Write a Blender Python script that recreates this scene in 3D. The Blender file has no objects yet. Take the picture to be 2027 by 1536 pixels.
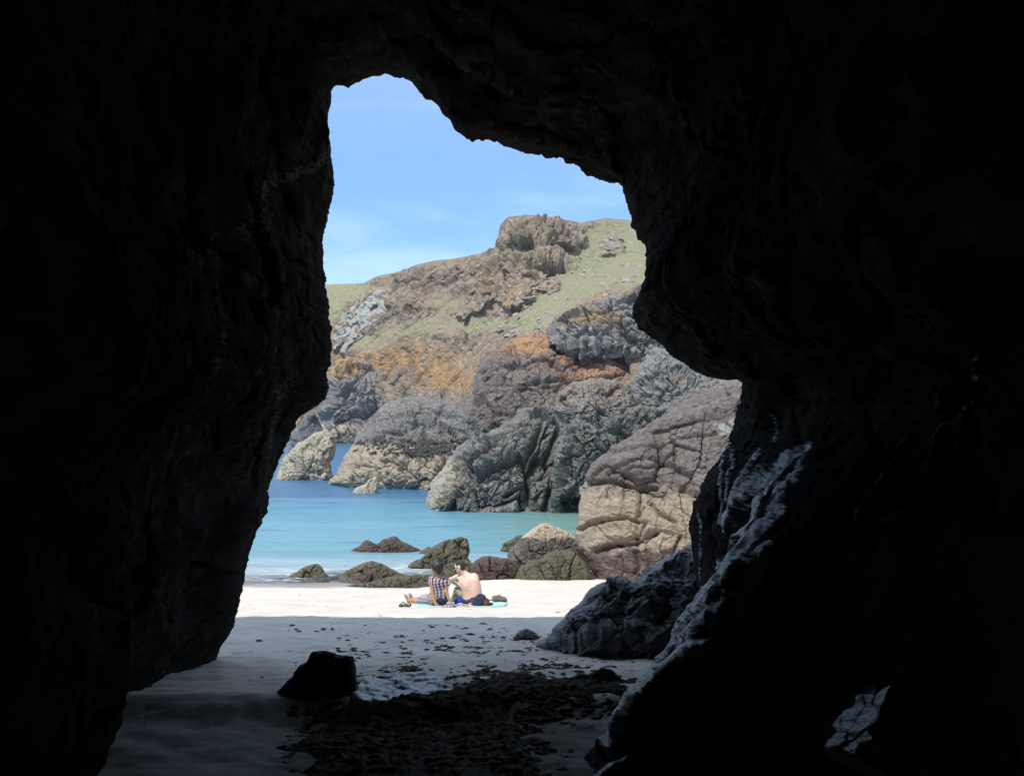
import bpy, math, random
import numpy as np
from mathutils import Vector

random.seed(7)
rng = np.random.default_rng(7)
HAZE = 0.0003
S = bpy.context.scene
COL = S.collection

# ------------------------------------------------------------------ camera model
F, CX, HY, ZC = 1989.0, 1013.5, 835.0, 4.1

def at(px, py, Y):
    return np.stack([(np.asarray(px, float) - CX) / F * Y, np.asarray(Y, float) + 0 * np.asarray(px, float),
                     ZC - (np.asarray(py, float) - HY) / F * Y], -1)

# ------------------------------------------------------------------ noise
_P = rng.permutation(256)
_P = np.concatenate([_P, _P, _P])
_G = rng.normal(size=(256, 3))
_G /= np.linalg.norm(_G, axis=1, keepdims=True)
_R3 = rng.random((256, 3))

def _hash(i, j, k):
    return _P[_P[_P[i & 255] + (j & 255)] + (k & 255)]

def pn(p):
    i = np.floor(p).astype(np.int64)
    f = p - i
    u = f * f * f * (f * (f * 6 - 15) + 10)
    out = 0
    for a in (0, 1):
        for b in (0, 1):
            for c in (0, 1):
                g = _G[_hash(i[:, 0] + a, i[:, 1] + b, i[:, 2] + c)]
                d = f - np.array([a, b, c])
                w = (u[:, 0] if a else 1 - u[:, 0]) * (u[:, 1] if b else 1 - u[:, 1]) * (u[:, 2] if c else 1 - u[:, 2])
                out = out + w * (g * d).sum(1)
    return out * 1.5

def fbm(p, o=4, gain=0.5):
    s, a = 0, 1.0
    for k in range(o):
        s = s + a * pn(p * 2.03 ** k + 17.3 * k)
        a *= gain
    return s

def ridged(p, o=3, gain=0.5):
    s, a = 0, 1.0
    for k in range(o):
        s = s + a * (1 - 2 * np.abs(pn(p * 2.1 ** k + 31.7 * k)))
        a *= gain
    return s

def voro(p):
    """F1, F2, vector to the nearest centre, id."""
    i = np.floor(p).astype(np.int64)
    f1 = np.full(len(p), 9.0); f2 = np.full(len(p), 9.0)
    vec = np.zeros((len(p), 3)); idn = np.zeros(len(p), np.int64)
    for a in (-1, 0, 1):
        for b in (-1, 0, 1):
            for c in (-1, 0, 1):
                h = _hash(i[:, 0] + a, i[:, 1] + b, i[:, 2] + c)
                d = p - (i + np.array([a, b, c]) + _R3[h])
                q = np.sqrt((d * d).sum(1))
                m = q < f1
                f2 = np.where(m, f1, np.minimum(f2, q))
                f1 = np.where(m, q, f1)
                vec = np.where(m[:, None], d, vec)
                idn = np.where(m, h, idn)
    return f1, f2, vec, idn

def facet(p):
    """blocky fractured relief: each cell is a tilted plane with its own height, crack lines between."""
    q = p + 0.13 * np.stack([pn(p * 1.3 + 5), pn(p * 1.3 + 50), pn(p * 1.3 + 90)], -1)
    f1, f2, vec, idn = voro(q)
    tilt = (vec * _G[(idn * 7 + 3) & 255]).sum(1)
    lev = _R3[idn, 0] - 0.5
    crack = np.clip((f2 - f1) / 0.10, 0, 1)
    return 1.25 * tilt + 0.7 * lev - 0.6 * (1 - crack) ** 1.5

def smooth01(x):
    x = np.clip(x, 0, 1)
    return x * x * (3 - 2 * x)

# ------------------------------------------------------------------ mesh helpers
def link_mesh(name, V, Fq, mat=None, parent=None, zone=None, smooth=True, tris=None):
    V = np.asarray(V, float)
    me = bpy.data.meshes.new(name)
    origin = np.array([V[:, 0].mean(), V[:, 1].mean(), V[:, 2].min()])
    if parent is not None:
        base = np.array(parent.matrix_world.translation) if parent.parent is None else np.array(parent['_w'])
    loc = origin
    W = V - loc
    Fq = np.asarray(Fq, np.int64).reshape(-1, 4) if len(Fq) else np.zeros((0, 4), np.int64)
    T = np.asarray(tris, np.int64).reshape(-1, 3) if tris is not None and len(tris) else np.zeros((0, 3), np.int64)
    nq, nt = len(Fq), len(T)
    me.vertices.add(len(W)); me.vertices.foreach_set('co', W.astype(np.float32).ravel())
    me.loops.add(nq * 4 + nt * 3)
    me.loops.foreach_set('vertex_index', np.concatenate([Fq.ravel(), T.ravel()]).astype(np.int32))
    me.polygons.add(nq + nt)
    me.polygons.foreach_set('loop_start', np.concatenate([np.arange(nq) * 4, nq * 4 + np.arange(nt) * 3]).astype(np.int32))
    me.polygons.foreach_set('loop_total', np.concatenate([np.full(nq, 4), np.full(nt, 3)]).astype(np.int32))
    me.polygons.foreach_set('use_smooth', np.full(nq + nt, smooth))
    me.update(calc_edges=True); me.validate()
    if zone is not None:
        at_ = me.color_attributes.new('zone', 'FLOAT_COLOR', 'POINT')
        z4 = np.ones((len(V), 4), np.float32); z4[:, :zone.shape[1]] = zone
        at_.data.foreach_set('color', z4.ravel())
    if mat: me.materials.append(mat)
    o = bpy.data.objects.new(name, me); COL.objects.link(o)
    if parent is not None:
        o.parent = parent
        o.location = loc - np.array(parent['_w'])
    else:
        o.location = loc
    o['_w'] = [float(x) for x in loc]
    return o

def tag(o, label=None, cat=None, group=None, kind=None):
    if label: o['label'] = label
    if cat: o['category'] = cat
    if group: o['group'] = group
    if kind: o['kind'] = kind
    return o

def grid_faces(nr, nc, wrap=False):
    r = np.arange(nr - 1)[:, None]
    c = np.arange(nc if wrap else nc - 1)[None, :]
    c2 = (c + 1) % nc
    return np.stack([r * nc + c, r * nc + c2, (r + 1) * nc + c2, (r + 1) * nc + c], -1).reshape(-1, 4)

def vnormals(V, Fq, T=None):
    N = np.zeros_like(V)
    n = np.cross(V[Fq[:, 2]] - V[Fq[:, 0]], V[Fq[:, 3]] - V[Fq[:, 1]])
    for k in range(4): np.add.at(N, Fq[:, k], n)
    if T is not None:
        n = np.cross(V[T[:, 1]] - V[T[:, 0]], V[T[:, 2]] - V[T[:, 0]])
        for k in range(3): np.add.at(N, T[:, k], n)
    return N / np.maximum(np.linalg.norm(N, axis=1, keepdims=True), 1e-9)

def resample_closed(P, n, smooth_it=0):
    P = np.asarray(P, float)
    Q = np.vstack([P, P[:1]])
    s = np.concatenate([[0], np.cumsum(np.linalg.norm(np.diff(Q, axis=0), axis=1))])
    t = np.linspace(0, s[-1], n, endpoint=False)
    R = np.stack([np.interp(t, s, Q[:, k]) for k in range(Q.shape[1])], -1)
    for _ in range(smooth_it):
        R = 0.5 * R + 0.25 * (np.roll(R, 1, 0) + np.roll(R, -1, 0))
    return R

def poly_sd(x, y, poly):
    ins = np.zeros(len(x), bool); dmin = np.full(len(x), 1e9)
    for i in range(len(poly)):
        (x0, y0), (x1, y1) = poly[i], poly[(i + 1) % len(poly)]
        t = np.clip(((x - x0) * (x1 - x0) + (y - y0) * (y1 - y0)) / max((x1 - x0) ** 2 + (y1 - y0) ** 2, 1e-9), 0, 1)
        dmin = np.minimum(dmin, np.hypot(x - x0 - t * (x1 - x0), y - y0 - t * (y1 - y0)))
        cond = (y0 > y) != (y1 > y)
        xi = x0 + (y - y0) * (x1 - x0) / (y1 - y0 if abs(y1 - y0) > 1e-9 else 1e-9)
        ins ^= cond & (x < xi)
    return np.where(ins, dmin, -dmin)

def line_dist(px, py, pl):
    d = np.full(len(px), 1e9)
    for (x0, y0), (x1, y1) in zip(pl[:-1], pl[1:]):
        t = np.clip(((px - x0) * (x1 - x0) + (py - y0) * (y1 - y0)) / max((x1 - x0) ** 2 + (y1 - y0) ** 2, 1e-9), 0, 1)
        d = np.minimum(d, np.hypot(px - x0 - t * (x1 - x0), py - y0 - t * (y1 - y0)))
    return d

def blobs(px, py, lst):
    w = np.zeros(len(px))
    for (bx, by, rx, ry, a) in lst:
        w = w + a * np.exp(-(((px - bx) / rx) ** 2 + ((py - by) / ry) ** 2))
    return w

def topix(V):
    return CX + V[:, 0] / V[:, 1] * F, HY - (V[:, 2] - ZC) / V[:, 1] * F

# ------------------------------------------------------------------ materials
class NB:
    def __init__(s, name):
        s.m = bpy.data.materials.new(name); s.m.use_nodes = True
        s.t = s.m.node_tree; s.t.nodes.clear()
        s.out = s.n('ShaderNodeOutputMaterial')
    def n(s, typ, **kw):
        nd = s.t.nodes.new(typ)
        for k, v in kw.items(): setattr(nd, k, v)
        return nd
    def set(s, sock, v):
        if hasattr(v, 'is_output'): s.t.links.new(v, sock)
        elif v is not None: sock.default_value = (*v, 1.0) if isinstance(v, tuple) and len(v) == 3 and sock.type == 'RGBA' else v
    def pos(s):
        return s.n('ShaderNodeNewGeometry').outputs['Position']
    def mapping(s, vec, scale=(1, 1, 1), rot=(0, 0, 0)):
        m = s.n('ShaderNodeMapping'); s.set(m.inputs[0], vec)
        m.inputs['Scale'].default_value = scale; m.inputs['Rotation'].default_value = rot
        return m.outputs[0]
    def noise(s, vec, scale, detail=5, rough=0.55, dist=0.0):
        n = s.n('ShaderNodeTexNoise'); s.set(n.inputs['Vector'], vec)
        n.inputs['Scale'].default_value = scale; n.inputs['Detail'].default_value = detail
        n.inputs['Roughness'].default_value = rough; n.inputs['Distortion'].default_value = dist
        return n.outputs['Fac']
    def voro(s, vec, scale, feature='F1', out='Distance', rand=1.0):
        n = s.n('ShaderNodeTexVoronoi', feature=feature); s.set(n.inputs['Vector'], vec)
        n.inputs['Scale'].default_value = scale; n.inputs['Randomness'].default_value = rand
        return n.outputs[out]
    def ramp(s, fac, lo, hi, a=0.0, b=1.0):
        r = s.n('ShaderNodeMapRange', interpolation_type='SMOOTHSTEP'); s.set(r.inputs[0], fac)
        for k, v in zip((1, 2, 3, 4), (lo, hi, a, b)): s.set(r.inputs[k], v)
        return r.outputs[0]
    def mix(s, fac, a, b):
        m = s.n('ShaderNodeMix', data_type='RGBA')
        s.set(m.inputs[0], fac); s.set(m.inputs[6], a); s.set(m.inputs[7], b)
        return m.outputs[2]
    def fmix(s, fac, a, b_):
        m = s.n('ShaderNodeMix', data_type='FLOAT')
        s.set(m.inputs[0], fac); s.set(m.inputs[2], a); s.set(m.inputs[3], b_)
        return m.outputs[0]
    def math(s, op, a, b=0.0, clamp=False):
        m = s.n('ShaderNodeMath', operation=op); m.use_clamp = clamp
        s.set(m.inputs[0], a); s.set(m.inputs[1], b)
        return m.outputs[0]
    def bump(s, h, strength, dist, normal=None):
        b = s.n('ShaderNodeBump'); s.set(b.inputs['Height'], h)
        b.inputs['Strength'].default_value = strength; b.inputs['Distance'].default_value = dist
        if normal is not None: s.set(b.inputs['Normal'], normal)
        return b.outputs[0]
    def princ(s, col, rough=0.8, spec=0.3, normal=None, **kw):
        p = s.n('ShaderNodeBsdfPrincipled')
        s.set(p.inputs['Base Color'], col); s.set(p.inputs['Roughness'], rough)
        s.set(p.inputs['Specular IOR Level'], spec)
        if normal is not None: s.set(p.inputs['Normal'], normal)
        for k, v in kw.items(): s.set(p.inputs[k], v)
        return p.outputs[0]
    def done(s, sh):
        s.t.links.new(sh, s.out.inputs['Surface']); return s.m

def rock_mat(name, c1, c2, c3, sc=1.0, tide=None, zones=False, rough=0.85, spec=0.25, speck=0.0, bump=1.0,
             rot=(0.3, 0.5, 0.2), stretch=(1, 1, 2.2), grass=(0.10, 0.125, 0.045), lich=(0.36, 0.19, 0.055), pale=(0.34, 0.36, 0.35)):
    """sc = size in metres of the main mottling."""
    b = NB(name); P = b.pos()
    M = b.mapping(P, stretch, rot)
    n1 = b.noise(M, 0.55 / sc, 7, 0.6, 0.4)
    n2 = b.noise(M, 2.3 / sc, 6, 0.65, 0.3)
    n3 = b.noise(P, 8.0 / sc, 5, 0.7)
    col = b.mix(b.ramp(n1, 0.36, 0.64), c1, c2)
    col = b.mix(b.ramp(n2, 0.5, 0.68, 0, 0.8), col, c3)
    # fine grain of the stone itself
    n4 = b.noise(P, 24.0 / sc, 4, 0.75)
    col = b.mix(b.ramp(n3, 0.42, 0.66, 0.0, 0.62), col, tuple(x * 0.42 for x in c1))
    col = b.mix(b.ramp(n4, 0.52, 0.7, 0.0, 0.5), col, tuple(min(.6, x * 1.75 + 0.03) for x in c2))
    if zones:
        a = b.n('ShaderNodeVertexColor', layer_name='zone')
        sp = b.n('ShaderNodeSeparateColor'); b.set(sp.inputs[0], a.outputs[0])
        zb = b.math('ADD', b.math('MULTIPLY', n2, 0.5), b.math('MULTIPLY', n3, 0.5))
        gN = b.math('ADD', sp.outputs[0], b.math('MULTIPLY', b.math('SUBTRACT', zb, 0.5), 2.2))
        lN = b.math('ADD', sp.outputs[1], b.math('SUBTRACT', b.math('MULTIPLY', b.math('SUBTRACT', zb, 0.5), 5.2), 0.12))
        pN = b.math('ADD', sp.outputs[2], b.math('MULTIPLY', b.math('SUBTRACT', zb, 0.5), 2.4))
        col = b.mix(b.ramp(pN, 0.4, 0.75, 0, 0.85), col, pale)
        lc = b.mix(b.ramp(n3, 0.35, 0.65), lich, tuple(x * y for x, y in zip(lich, (0.62, 0.66, 0.9))))
        col = b.mix(b.ramp(lN, 0.4, 0.72, 0, 0.9), col, lc)
        gc = b.mix(b.ramp(n3, 0.35, 0.65), grass, tuple(x * y for x, y in zip(grass, (1.7, 1.35, 1.5))))
        gc = b.mix(b.ramp(n1, 0.45, 0.6, 0, .6), gc, tuple(x * y for x, y in zip(grass, (1.45, 1.05, 1.3))))
        col = b.mix(b.ramp(gN, 0.42, 0.66), col, gc)
    r = rough
    if tide:
        zlo, zhi, band, wet, jit = tide
        sep = b.n('ShaderNodeSeparateXYZ'); b.set(sep.inputs[0], P)
        z = b.math('ADD', sep.outputs[2], b.math('MULTIPLY', b.math('SUBTRACT', b.noise(P, 1.1 / jit, 6, 0.65), 0.5), 2.6 * jit))
        bc = b.mix(b.ramp(n2, 0.35, 0.65), band, tuple(x * 0.72 for x in band))
        bc = b.mix(b.ramp(n3, 0.52, 0.72, 0, 0.55), bc, tuple(x * 0.45 for x in band))
        col = b.mix(b.ramp(z, zhi - 0.35 * jit, zhi + 0.3 * jit, 0.93, 0.0), col, bc)
        if wet:
            wc = b.mix(b.ramp(n2, 0.4, 0.62), wet, tuple(x * 0.5 for x in wet))
            wf = b.ramp(z, zlo - 0.15 * jit, zlo + 0.12 * jit, 1.0, 0.0)
            col = b.mix(wf, col, wc)
            r = b.math('SUBTRACT', rough, b.math('MULTIPLY', wf, 0.35))
    if speck > 0:
        v = b.voro(P, 9.0 / sc, 'F1'); v2 = b.noise(P, 1.3 / sc, 3)
        f = b.math('MULTIPLY', b.ramp(v, 0.12, 0.22, 1, 0), b.ramp(v2, 0.5, 0.62, 0, speck))
        col = b.mix(f, col, (0.52, 0.5, 0.44))
    nn = b.bump(n2, 0.3 * bump, 0.16 * sc)
    ds = b.n('ShaderNodeTexNoise'); b.set(ds.inputs['Vector'], P); ds.inputs['Scale'].default_value = 1.1 / sc; ds.inputs['Detail'].default_value = 5
    wv = b.n('ShaderNodeMixRGB', blend_type='LINEAR_LIGHT'); wv.inputs[0].default_value = 0.45 * sc
    b.set(wv.inputs[1], b.mapping(P, (1, 1, 1.6), rot)); b.set(wv.inputs[2], ds.outputs['Color'])
    ck = b.voro(wv.outputs[0], 1.3 / sc, 'DISTANCE_TO_EDGE')
    ckm = b.math('MAXIMUM', b.ramp(ck, 0.0, 0.05), b.ramp(b.noise(P, 0.45 / sc, 3), 0.56, 0.44))
    nn = b.bump(ckm, 0.3 * bump, 0.08 * sc, nn)
    nn = b.bump(n3, 0.7 * bump, 0.07 * sc, nn)
    nn = b.bump(n4, 0.6 * bump, 0.03 * sc, nn)
    return b.done(b.princ(col, r, spec, nn))

BEIGE = (0.40, 0.335, 0.245)
WETB = (0.085, 0.062, 0.055)

# ------------------------------------------------------------------ ground
def ground(x, Y):
    x = np.asarray(x, float); Y = np.asarray(Y, float)
    out = 2.513 - 0.1 * Y
    out = out + 0.15 * smooth01((x + 2.6) / 2.6) * smooth01((Y - 20.5) / 4.0) * (1 - smooth01((Y - 27) / 5))
    deep = 2.513 - 2.9 - 0.045 * (Y - 29)
    out = np.where(Y > 29, np.maximum(out, deep), out)
    out = np.maximum(out, -6)
    crest = 9.25 + 0.12 * np.sin(x * 1.3) + 0.05 * np.sin(x * 3.1 + 1)
    inner = 1.44 + 0.03 * np.sin(x * 1.7) + 0.02 * np.sin(Y * 2.1 + x)
    t = smooth01((crest - Y) / 0.5)
    out = out * (1 - t) + np.minimum(out, inner) * t
    return out

def gpt(px, py):
    Y = 15.0
    for _ in range(60):
        x = (px - CX) / F * Y
        Yn = (ZC - float(ground(x, Y))) * F / (py - HY)
        Y = 0.5 * Y + 0.5 * Yn
    x = (px - CX) / F * Y
    return np.array([x, Y, float(ground(x, Y))])

def sand_axis(lo, hi, step, far_lo, far_hi, g=1.18):
    a = list(np.arange(lo, hi, step))
    s, v = step, a[-1]
    while v < far_hi:
        s *= g; v += s; a.append(v)
    s, v, pre = step, a[0], []
    while v > far_lo:
        s *= g; v -= s; pre.append(v)
    return np.array(pre[::-1] + a)

xs = sand_axis(-5, 4.5, 0.03, -900, 900)
ys = sand_axis(6.5, 27, 0.035, -20, 1200)
GX, GY = np.meshgrid(xs, ys)
gx, gy = GX.ravel(), GY.ravel()
p3 = np.stack([gx, gy, 0 * gx], -1)
gz = ground(gx, gy)
near = np.exp(-((np.clip(np.abs(gx) - 5, 0, None) / 3) ** 2)) * (1 - smooth01((gy - 24) / 8)) * smooth01((gy - 2) / 3)
rough_w = 1 - smooth01((gy - 15.5) / 2.5)
gz = gz + near * (0.02 * fbm(p3 * np.array([0.6, 0.9, 1]), 3) + (0.014 + 0.016 * rough_w) * fbm(p3 * np.array([2.2, 3.4, 1]), 4)
                  - 0.05 * rough_w * np.clip(0.24 - voro(p3 * np.array([2.4, 2.9, 0]) + np.array([0, 0, .5]))[0], 0, 1))

b = NB('sand'); P = b.pos()
sep = b.n('ShaderNodeSeparateXYZ'); b.set(sep.inputs[0], P)
nA = b.noise(P, 1.3, 6, 0.6); nB = b.noise(P, 90, 3, 0.7); nC = b.noise(b.mapping(P, (0.5, 3.0, 1)), 1.4, 5)
col = b.mix(b.ramp(nA, 0.3, 0.7), (0.59, 0.55, 0.495), (0.70, 0.655, 0.59))
col = b.mix(b.ramp(nB, 0.3, 0.75, 0, 0.35), col, (0.36, 0.34, 0.32))
zz = b.math('ADD', sep.outputs[2], b.math('MULTIPLY', b.math('SUBTRACT', nC, 0.5), 0.14))
wet = b.ramp(zz, 0.03, 0.11, 1, 0)
col = b.mix(wet, col, (0.34, 0.30, 0.27))
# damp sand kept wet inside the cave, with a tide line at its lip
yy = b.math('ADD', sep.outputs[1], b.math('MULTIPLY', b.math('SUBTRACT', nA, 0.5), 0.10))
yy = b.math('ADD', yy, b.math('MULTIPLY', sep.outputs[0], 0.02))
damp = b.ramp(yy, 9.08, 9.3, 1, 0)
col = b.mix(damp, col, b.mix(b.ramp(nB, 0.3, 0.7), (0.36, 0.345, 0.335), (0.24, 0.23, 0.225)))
nG = b.noise(P, 11, 4, 0.65)
nn = b.bump(nA, 0.3, 0.03); nn = b.bump(nG, 0.5, 0.02, nn); nn = b.bump(nB, 0.5, 0.008, nn)
# brown stain of rotted weed trodden into the sand round the drift
dx_ = b.math('DIVIDE', b.math('ADD', sep.outputs[0], 0.55), 1.35); dy_ = b.math('DIVIDE', b.math('SUBTRACT', sep.outputs[1], 8.4), 1.7)
rd_ = b.math('SQRT', b.math('ADD', b.math('MULTIPLY', dx_, dx_), b.math('MULTIPLY', dy_, dy_)))
nS = b.noise(P, 3.2, 6, 0.7)
sf = b.ramp(b.math('ADD', rd_, b.math('MULTIPLY', b.math('SUBTRACT', nS, 0.5), 1.9)), 0.7, 1.15, 0.75, 0)
col = b.mix(sf, col, b.mix(b.ramp(nB, .3, .7), (0.10, 0.083, 0.066), (0.17, 0.145, 0.12)))
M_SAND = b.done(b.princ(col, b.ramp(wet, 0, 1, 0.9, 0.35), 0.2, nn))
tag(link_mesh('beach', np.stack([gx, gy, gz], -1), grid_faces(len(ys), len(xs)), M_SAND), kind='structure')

# ------------------------------------------------------------------ sea
xs2 = sand_axis(-30, 14, 0.16, -2500, 2500, 1.25)
ys2 = np.concatenate([np.arange(22, 75, 0.16), 75 + np.cumsum(0.16 * 1.06 ** np.arange(1, 110))])
GX, GY = np.meshgrid(xs2, ys2)
wx, wy = GX.ravel(), GY.ravel()
wp = np.stack([wx, wy, 0 * wx], -1)
amp = np.clip((wy - 24) / 20, 0.15, 1)
wz = amp * (0.018 * fbm(wp * np.array([0.35, 1.1, 1]), 3) + 0.01 * fbm(wp * np.array([1.1, 2.6, 1]) + 9, 3))
wz = wz + 0.05 * np.exp(-((wy - 27.6 - 0.7 * pn(wp * np.array([0.25, 0, 0]))) / 0.3) ** 2) * smooth01(0.5 + pn(wp * np.array([.5, .1, 0]) + 4))

b = NB('sea_water'); P = b.pos()
sep = b.n('ShaderNodeSeparateXYZ'); b.set(sep.inputs[0], P)
X, Yn = sep.outputs[0], sep.outputs[1]
nW = b.noise(b.mapping(P, (0.35, 1, 1)), 0.22, 5, 0.6, 0.5)
nV = b.noise(b.mapping(P, (0.3, 1, 1)), 0.8, 4, 0.6)
Yj = b.math('ADD', Yn, b.math('MULTIPLY', b.math('SUBTRACT', nW, 0.5), 12.0))
milk, turq, blue, deep, green, weed = (0.43, 0.49, 0.52), (0.15, 0.33, 0.40), (0.085, 0.245, 0.35), (0.035, 0.13, 0.26), (0.15, 0.28, 0.24), (0.05, 0.10, 0.20)
c = b.mix(b.ramp(Yj, 25.5, 34), milk, turq)
c = b.mix(b.ramp(Yj, 36, 50), c, blue)
c = b.mix(b.ramp(Yj, 50, 58), c, deep)
gf = b.math('MULTIPLY', b.ramp(X, -2.5, 2.0), b.math('MULTIPLY', b.ramp(Yn, 28, 38), b.ramp(Yn, 62, 50)))
c = b.mix(gf, c, green)
wf = b.math('MULTIPLY', b.ramp(nW, 0.46, 0.58), b.math('MULTIPLY', b.ramp(Yn, 47, 51), b.ramp(Yn, 62, 56)))
wf2 = b.math('MULTIPLY', b.ramp(nV, 0.6, 0.68, 0, .5), b.ramp(Yn, 30, 34))
c = b.mix(b.math('MAXIMUM', b.math('MULTIPLY', wf, 0.95), wf2), c, weed)
st_ = b.noise(b.mapping(P, (0.10, 1.0, 1)), 1.1, 6, 0.65, 0.4)
c = b.mix(b.ramp(st_, 0.42, 0.66, 0, 0.42), c, b.mix(0.5, c, (0.03, 0.13, 0.20)))
st2 = b.noise(b.mapping(P, (0.25, 1.0, 1)), 5.0, 4, 0.65, 0.2)
c = b.mix(b.ramp(st2, 0.5, 0.68, 0, 0.30), c, b.mix(0.5, c, (0.04, 0.13, 0.2)))
# swash foam where small waves run up the sand
nF = b.noise(b.mapping(P, (0.8, 1.6, 1)), 2.6, 6, 0.7, 0.6)
ff = b.math('MULTIPLY', b.ramp(nF, 0.51, 0.62), b.math('MULTIPLY', b.ramp(Yj, 24.5, 25.5), b.ramp(Yj, 29.5, 27.5)))
c = b.mix(ff, c, (0.75, 0.76, 0.76))
h1 = b.noise(b.mapping(P, (0.5, 1.5, 1)), 1.6, 5, 0.6, 0.3); h2 = b.noise(b.mapping(P, (0.6, 1.3, 1)), 7, 4, 0.6)
nn = b.bump(h1, 0.8, 0.16); nn = b.bump(h2, 0.7, 0.04, nn)
dif = b.princ(c, 0.28, 0.28, nn)
tr = b.n('ShaderNodeBsdfTransparent')
mx = b.n('ShaderNodeMixShader')
b.set(mx.inputs[0], b.math('MAXIMUM', b.ramp(Yj, 24.0, 28.5, 0.12, 1.0), ff)); b.set(mx.inputs[1], tr.outputs[0]); b.set(mx.inputs[2], dif)
M_SEA = b.done(mx.outputs[0])
tag(link_mesh('sea', np.stack([wx, wy, wz], -1), grid_faces(len(ys2), len(xs2)), M_SEA), kind='structure')

# ------------------------------------------------------------------ rocks from outlines
ALL = {}
def rock(name, pts, Y, front, back, mat, label, cat, ctr=None, lean=0.0, n=None, rings=None, lump=(0.1, 1.0), block=(0.05, 0.5),
         strata=(0.0, 0.3, (1, 1, 3)), fine=(0.01, 0.08), group=None, zone=None, tiltx=0.0, parent=None, power=0.5, res=1.0, rot=None, kind=None, cuts=None, foot=0.6, hold=0.35, sharp=True):
    pts = np.asarray(pts, float)
    per = np.linalg.norm(np.diff(np.vstack([pts, pts[:1]]), axis=0), axis=1).sum()
    n = n or int(np.clip(per / (2.2 * res), 60, 900))
    R = resample_closed(pts, n, 2)
    c = np.array(ctr if ctr else R.mean(0), float)
    rings = rings or int(np.clip(np.linalg.norm(R - c, axis=1).mean() / (2.2 * res), 12, 160))
    rr = np.linspace(0, 1, rings + 1)[:-1]
    zmid = ZC - (c[1] - HY) / F * Y
    bottom, top = pts[:, 1].max(), pts[:, 1].min()
    def shell(sign, depth):
        V = []
        for r in rr:
            q = R + (c - R) * r
            off = depth * (1 - (1 - r) ** 2) ** power
            low = np.clip((q[:, 1] - top) / (bottom - top), 0, 1)
            if sign < 0: off = off * (1.15 - foot + foot * low)
            z = ZC - (q[:, 1] - HY) / F * Y
            D = Y + sign * off + lean * (z - zmid) + tiltx * (q[:, 0] - c[0]) / F * Y
            V.append(at(q[:, 0], q[:, 1], D))
        off = depth * (0.85 if sign < 0 else 1)
        V.append(at(c[0], c[1], Y + sign * off)[None])
        return np.vstack(V)
    A, B = shell(-1, front), shell(1, back)
    nA = len(A)
    Fa = grid_faces(rings, n, True)
    last = (rings - 1) * n
    k = np.arange(n)
    Ta = np.stack([last + k, last + (k + 1) % n, np.full(n, rings * n)], -1)
    # back shell shares the rim
    mapB = np.arange(len(B)) + nA - n; mapB[:n] = np.arange(n)
    Fb = mapB[Fa][:, ::-1]; Tb = mapB[Ta][:, ::-1]
    V = np.vstack([A, B[n:]])
    Q = np.vstack([Fa, Fb]); T = np.vstack([Ta, Tb])
    N = vnormals(V, Q, T)
    if N[:nA, 1].mean() > 0:
        N = -N; Q = Q[:, ::-1]; T = T[:, ::-1]
    sd = (abs(hash(label)) % 97) * 0 + (sum(map(ord, label)) % 97) * 1.37
    p = V + sd
    if rot:
        a, e = rot
        ca, sa = math.cos(a), math.sin(a)
        ps = np.stack([p[:, 0] * ca + p[:, 2] * sa, p[:, 1], -p[:, 0] * sa + p[:, 2] * ca], -1)
    else:
        ps = p
    d = 0.7 * lump[0] * fbm(p / lump[1], 3)
    if block[0]:
        an = np.array([1.15, 1, 0.75])
        d = d + block[0] * (facet(ps / block[1] * an) + 0.34 * facet(ps / block[1] * 2.7 * an + 7) + 0.14 * facet(ps / block[1] * 7.1 * an + 3))
    if strata[0]: d = d + strata[0] * ridged(ps / strata[1] * np.array(strata[2]) / 2, 3)
    if fine[0]: d = d + 1.3 * fine[0] * fbm(p / fine[1], 3)
    rim = np.concatenate([np.repeat(rr, n), [1.0], np.repeat(rr, n)[n:], [1.0]])
    d = d * (hold + (1 - hold) * smooth01(rim / 0.22)) - (1 - hold) * 0.25 * block[0] * (1 - smooth01(rim / 0.22))
    if cuts:
        px, py = topix(V); wob = 5 * np.stack([pn(V * 0.9 / max(block[1], .3)), pn(V * 0.9 / max(block[1], .3) + 40)], -1)
        for (pl, wd_, dp) in cuts:
            dd = line_dist(px + wob[:, 0], py + wob[:, 1], pl)
            fr = np.arange(len(V)) < nA
            d = d - np.where(fr, dp * np.exp(-(dd / wd_) ** 2), 0)
    V2 = V + N * d[:, None]
    zn = None
    if zone is not None:
        px, py = topix(V)
        zn = np.stack([np.clip(blobs(px, py, z), 0, 1.2) for z in zone], -1)
    o = link_mesh(name, V2, Q, mat, parent, zn, not sharp, T)
    tag(o, label, cat, group, kind)
    return o

M_HEAD = rock_mat('grey_rock', (0.145, 0.135, 0.127), (0.21, 0.197, 0.185), (0.26, 0.245, 0.215), 1.6, (0.2, 2.6, BEIGE, None, 0.5), speck=0.25)
M_GREEN = rock_mat('green_grey_rock', (0.125, 0.122, 0.113), (0.19, 0.186, 0.172), (0.25, 0.243, 0.208), 1.2, None, True, speck=0.3, pale=(0.36, 0.32, 0.25))
M_BIG = rock_mat('purple_grey_rock', (0.135, 0.119, 0.116), (0.20, 0.182, 0.175), (0.185, 0.138, 0.13), 0.9, (0.95, 2.35, (0.37, 0.315, 0.245), (0.15, 0.112, 0.10), 0.6), zones=True, speck=0.3)
M_ISLE = rock_mat('barnacle_rock', (0.30, 0.27, 0.225), (0.40, 0.36, 0.29), (0.44, 0.39, 0.28), 1.0, (-9, 3.2, (0.43, 0.385, 0.29), None, 0.5), speck=0.0)
M_SHADE = rock_mat('blue_grey_rock', (0.10, 0.105, 0.115), (0.15, 0.16, 0.175), (0.2, 0.21, 0.22), 4, None, speck=0.1)
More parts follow.
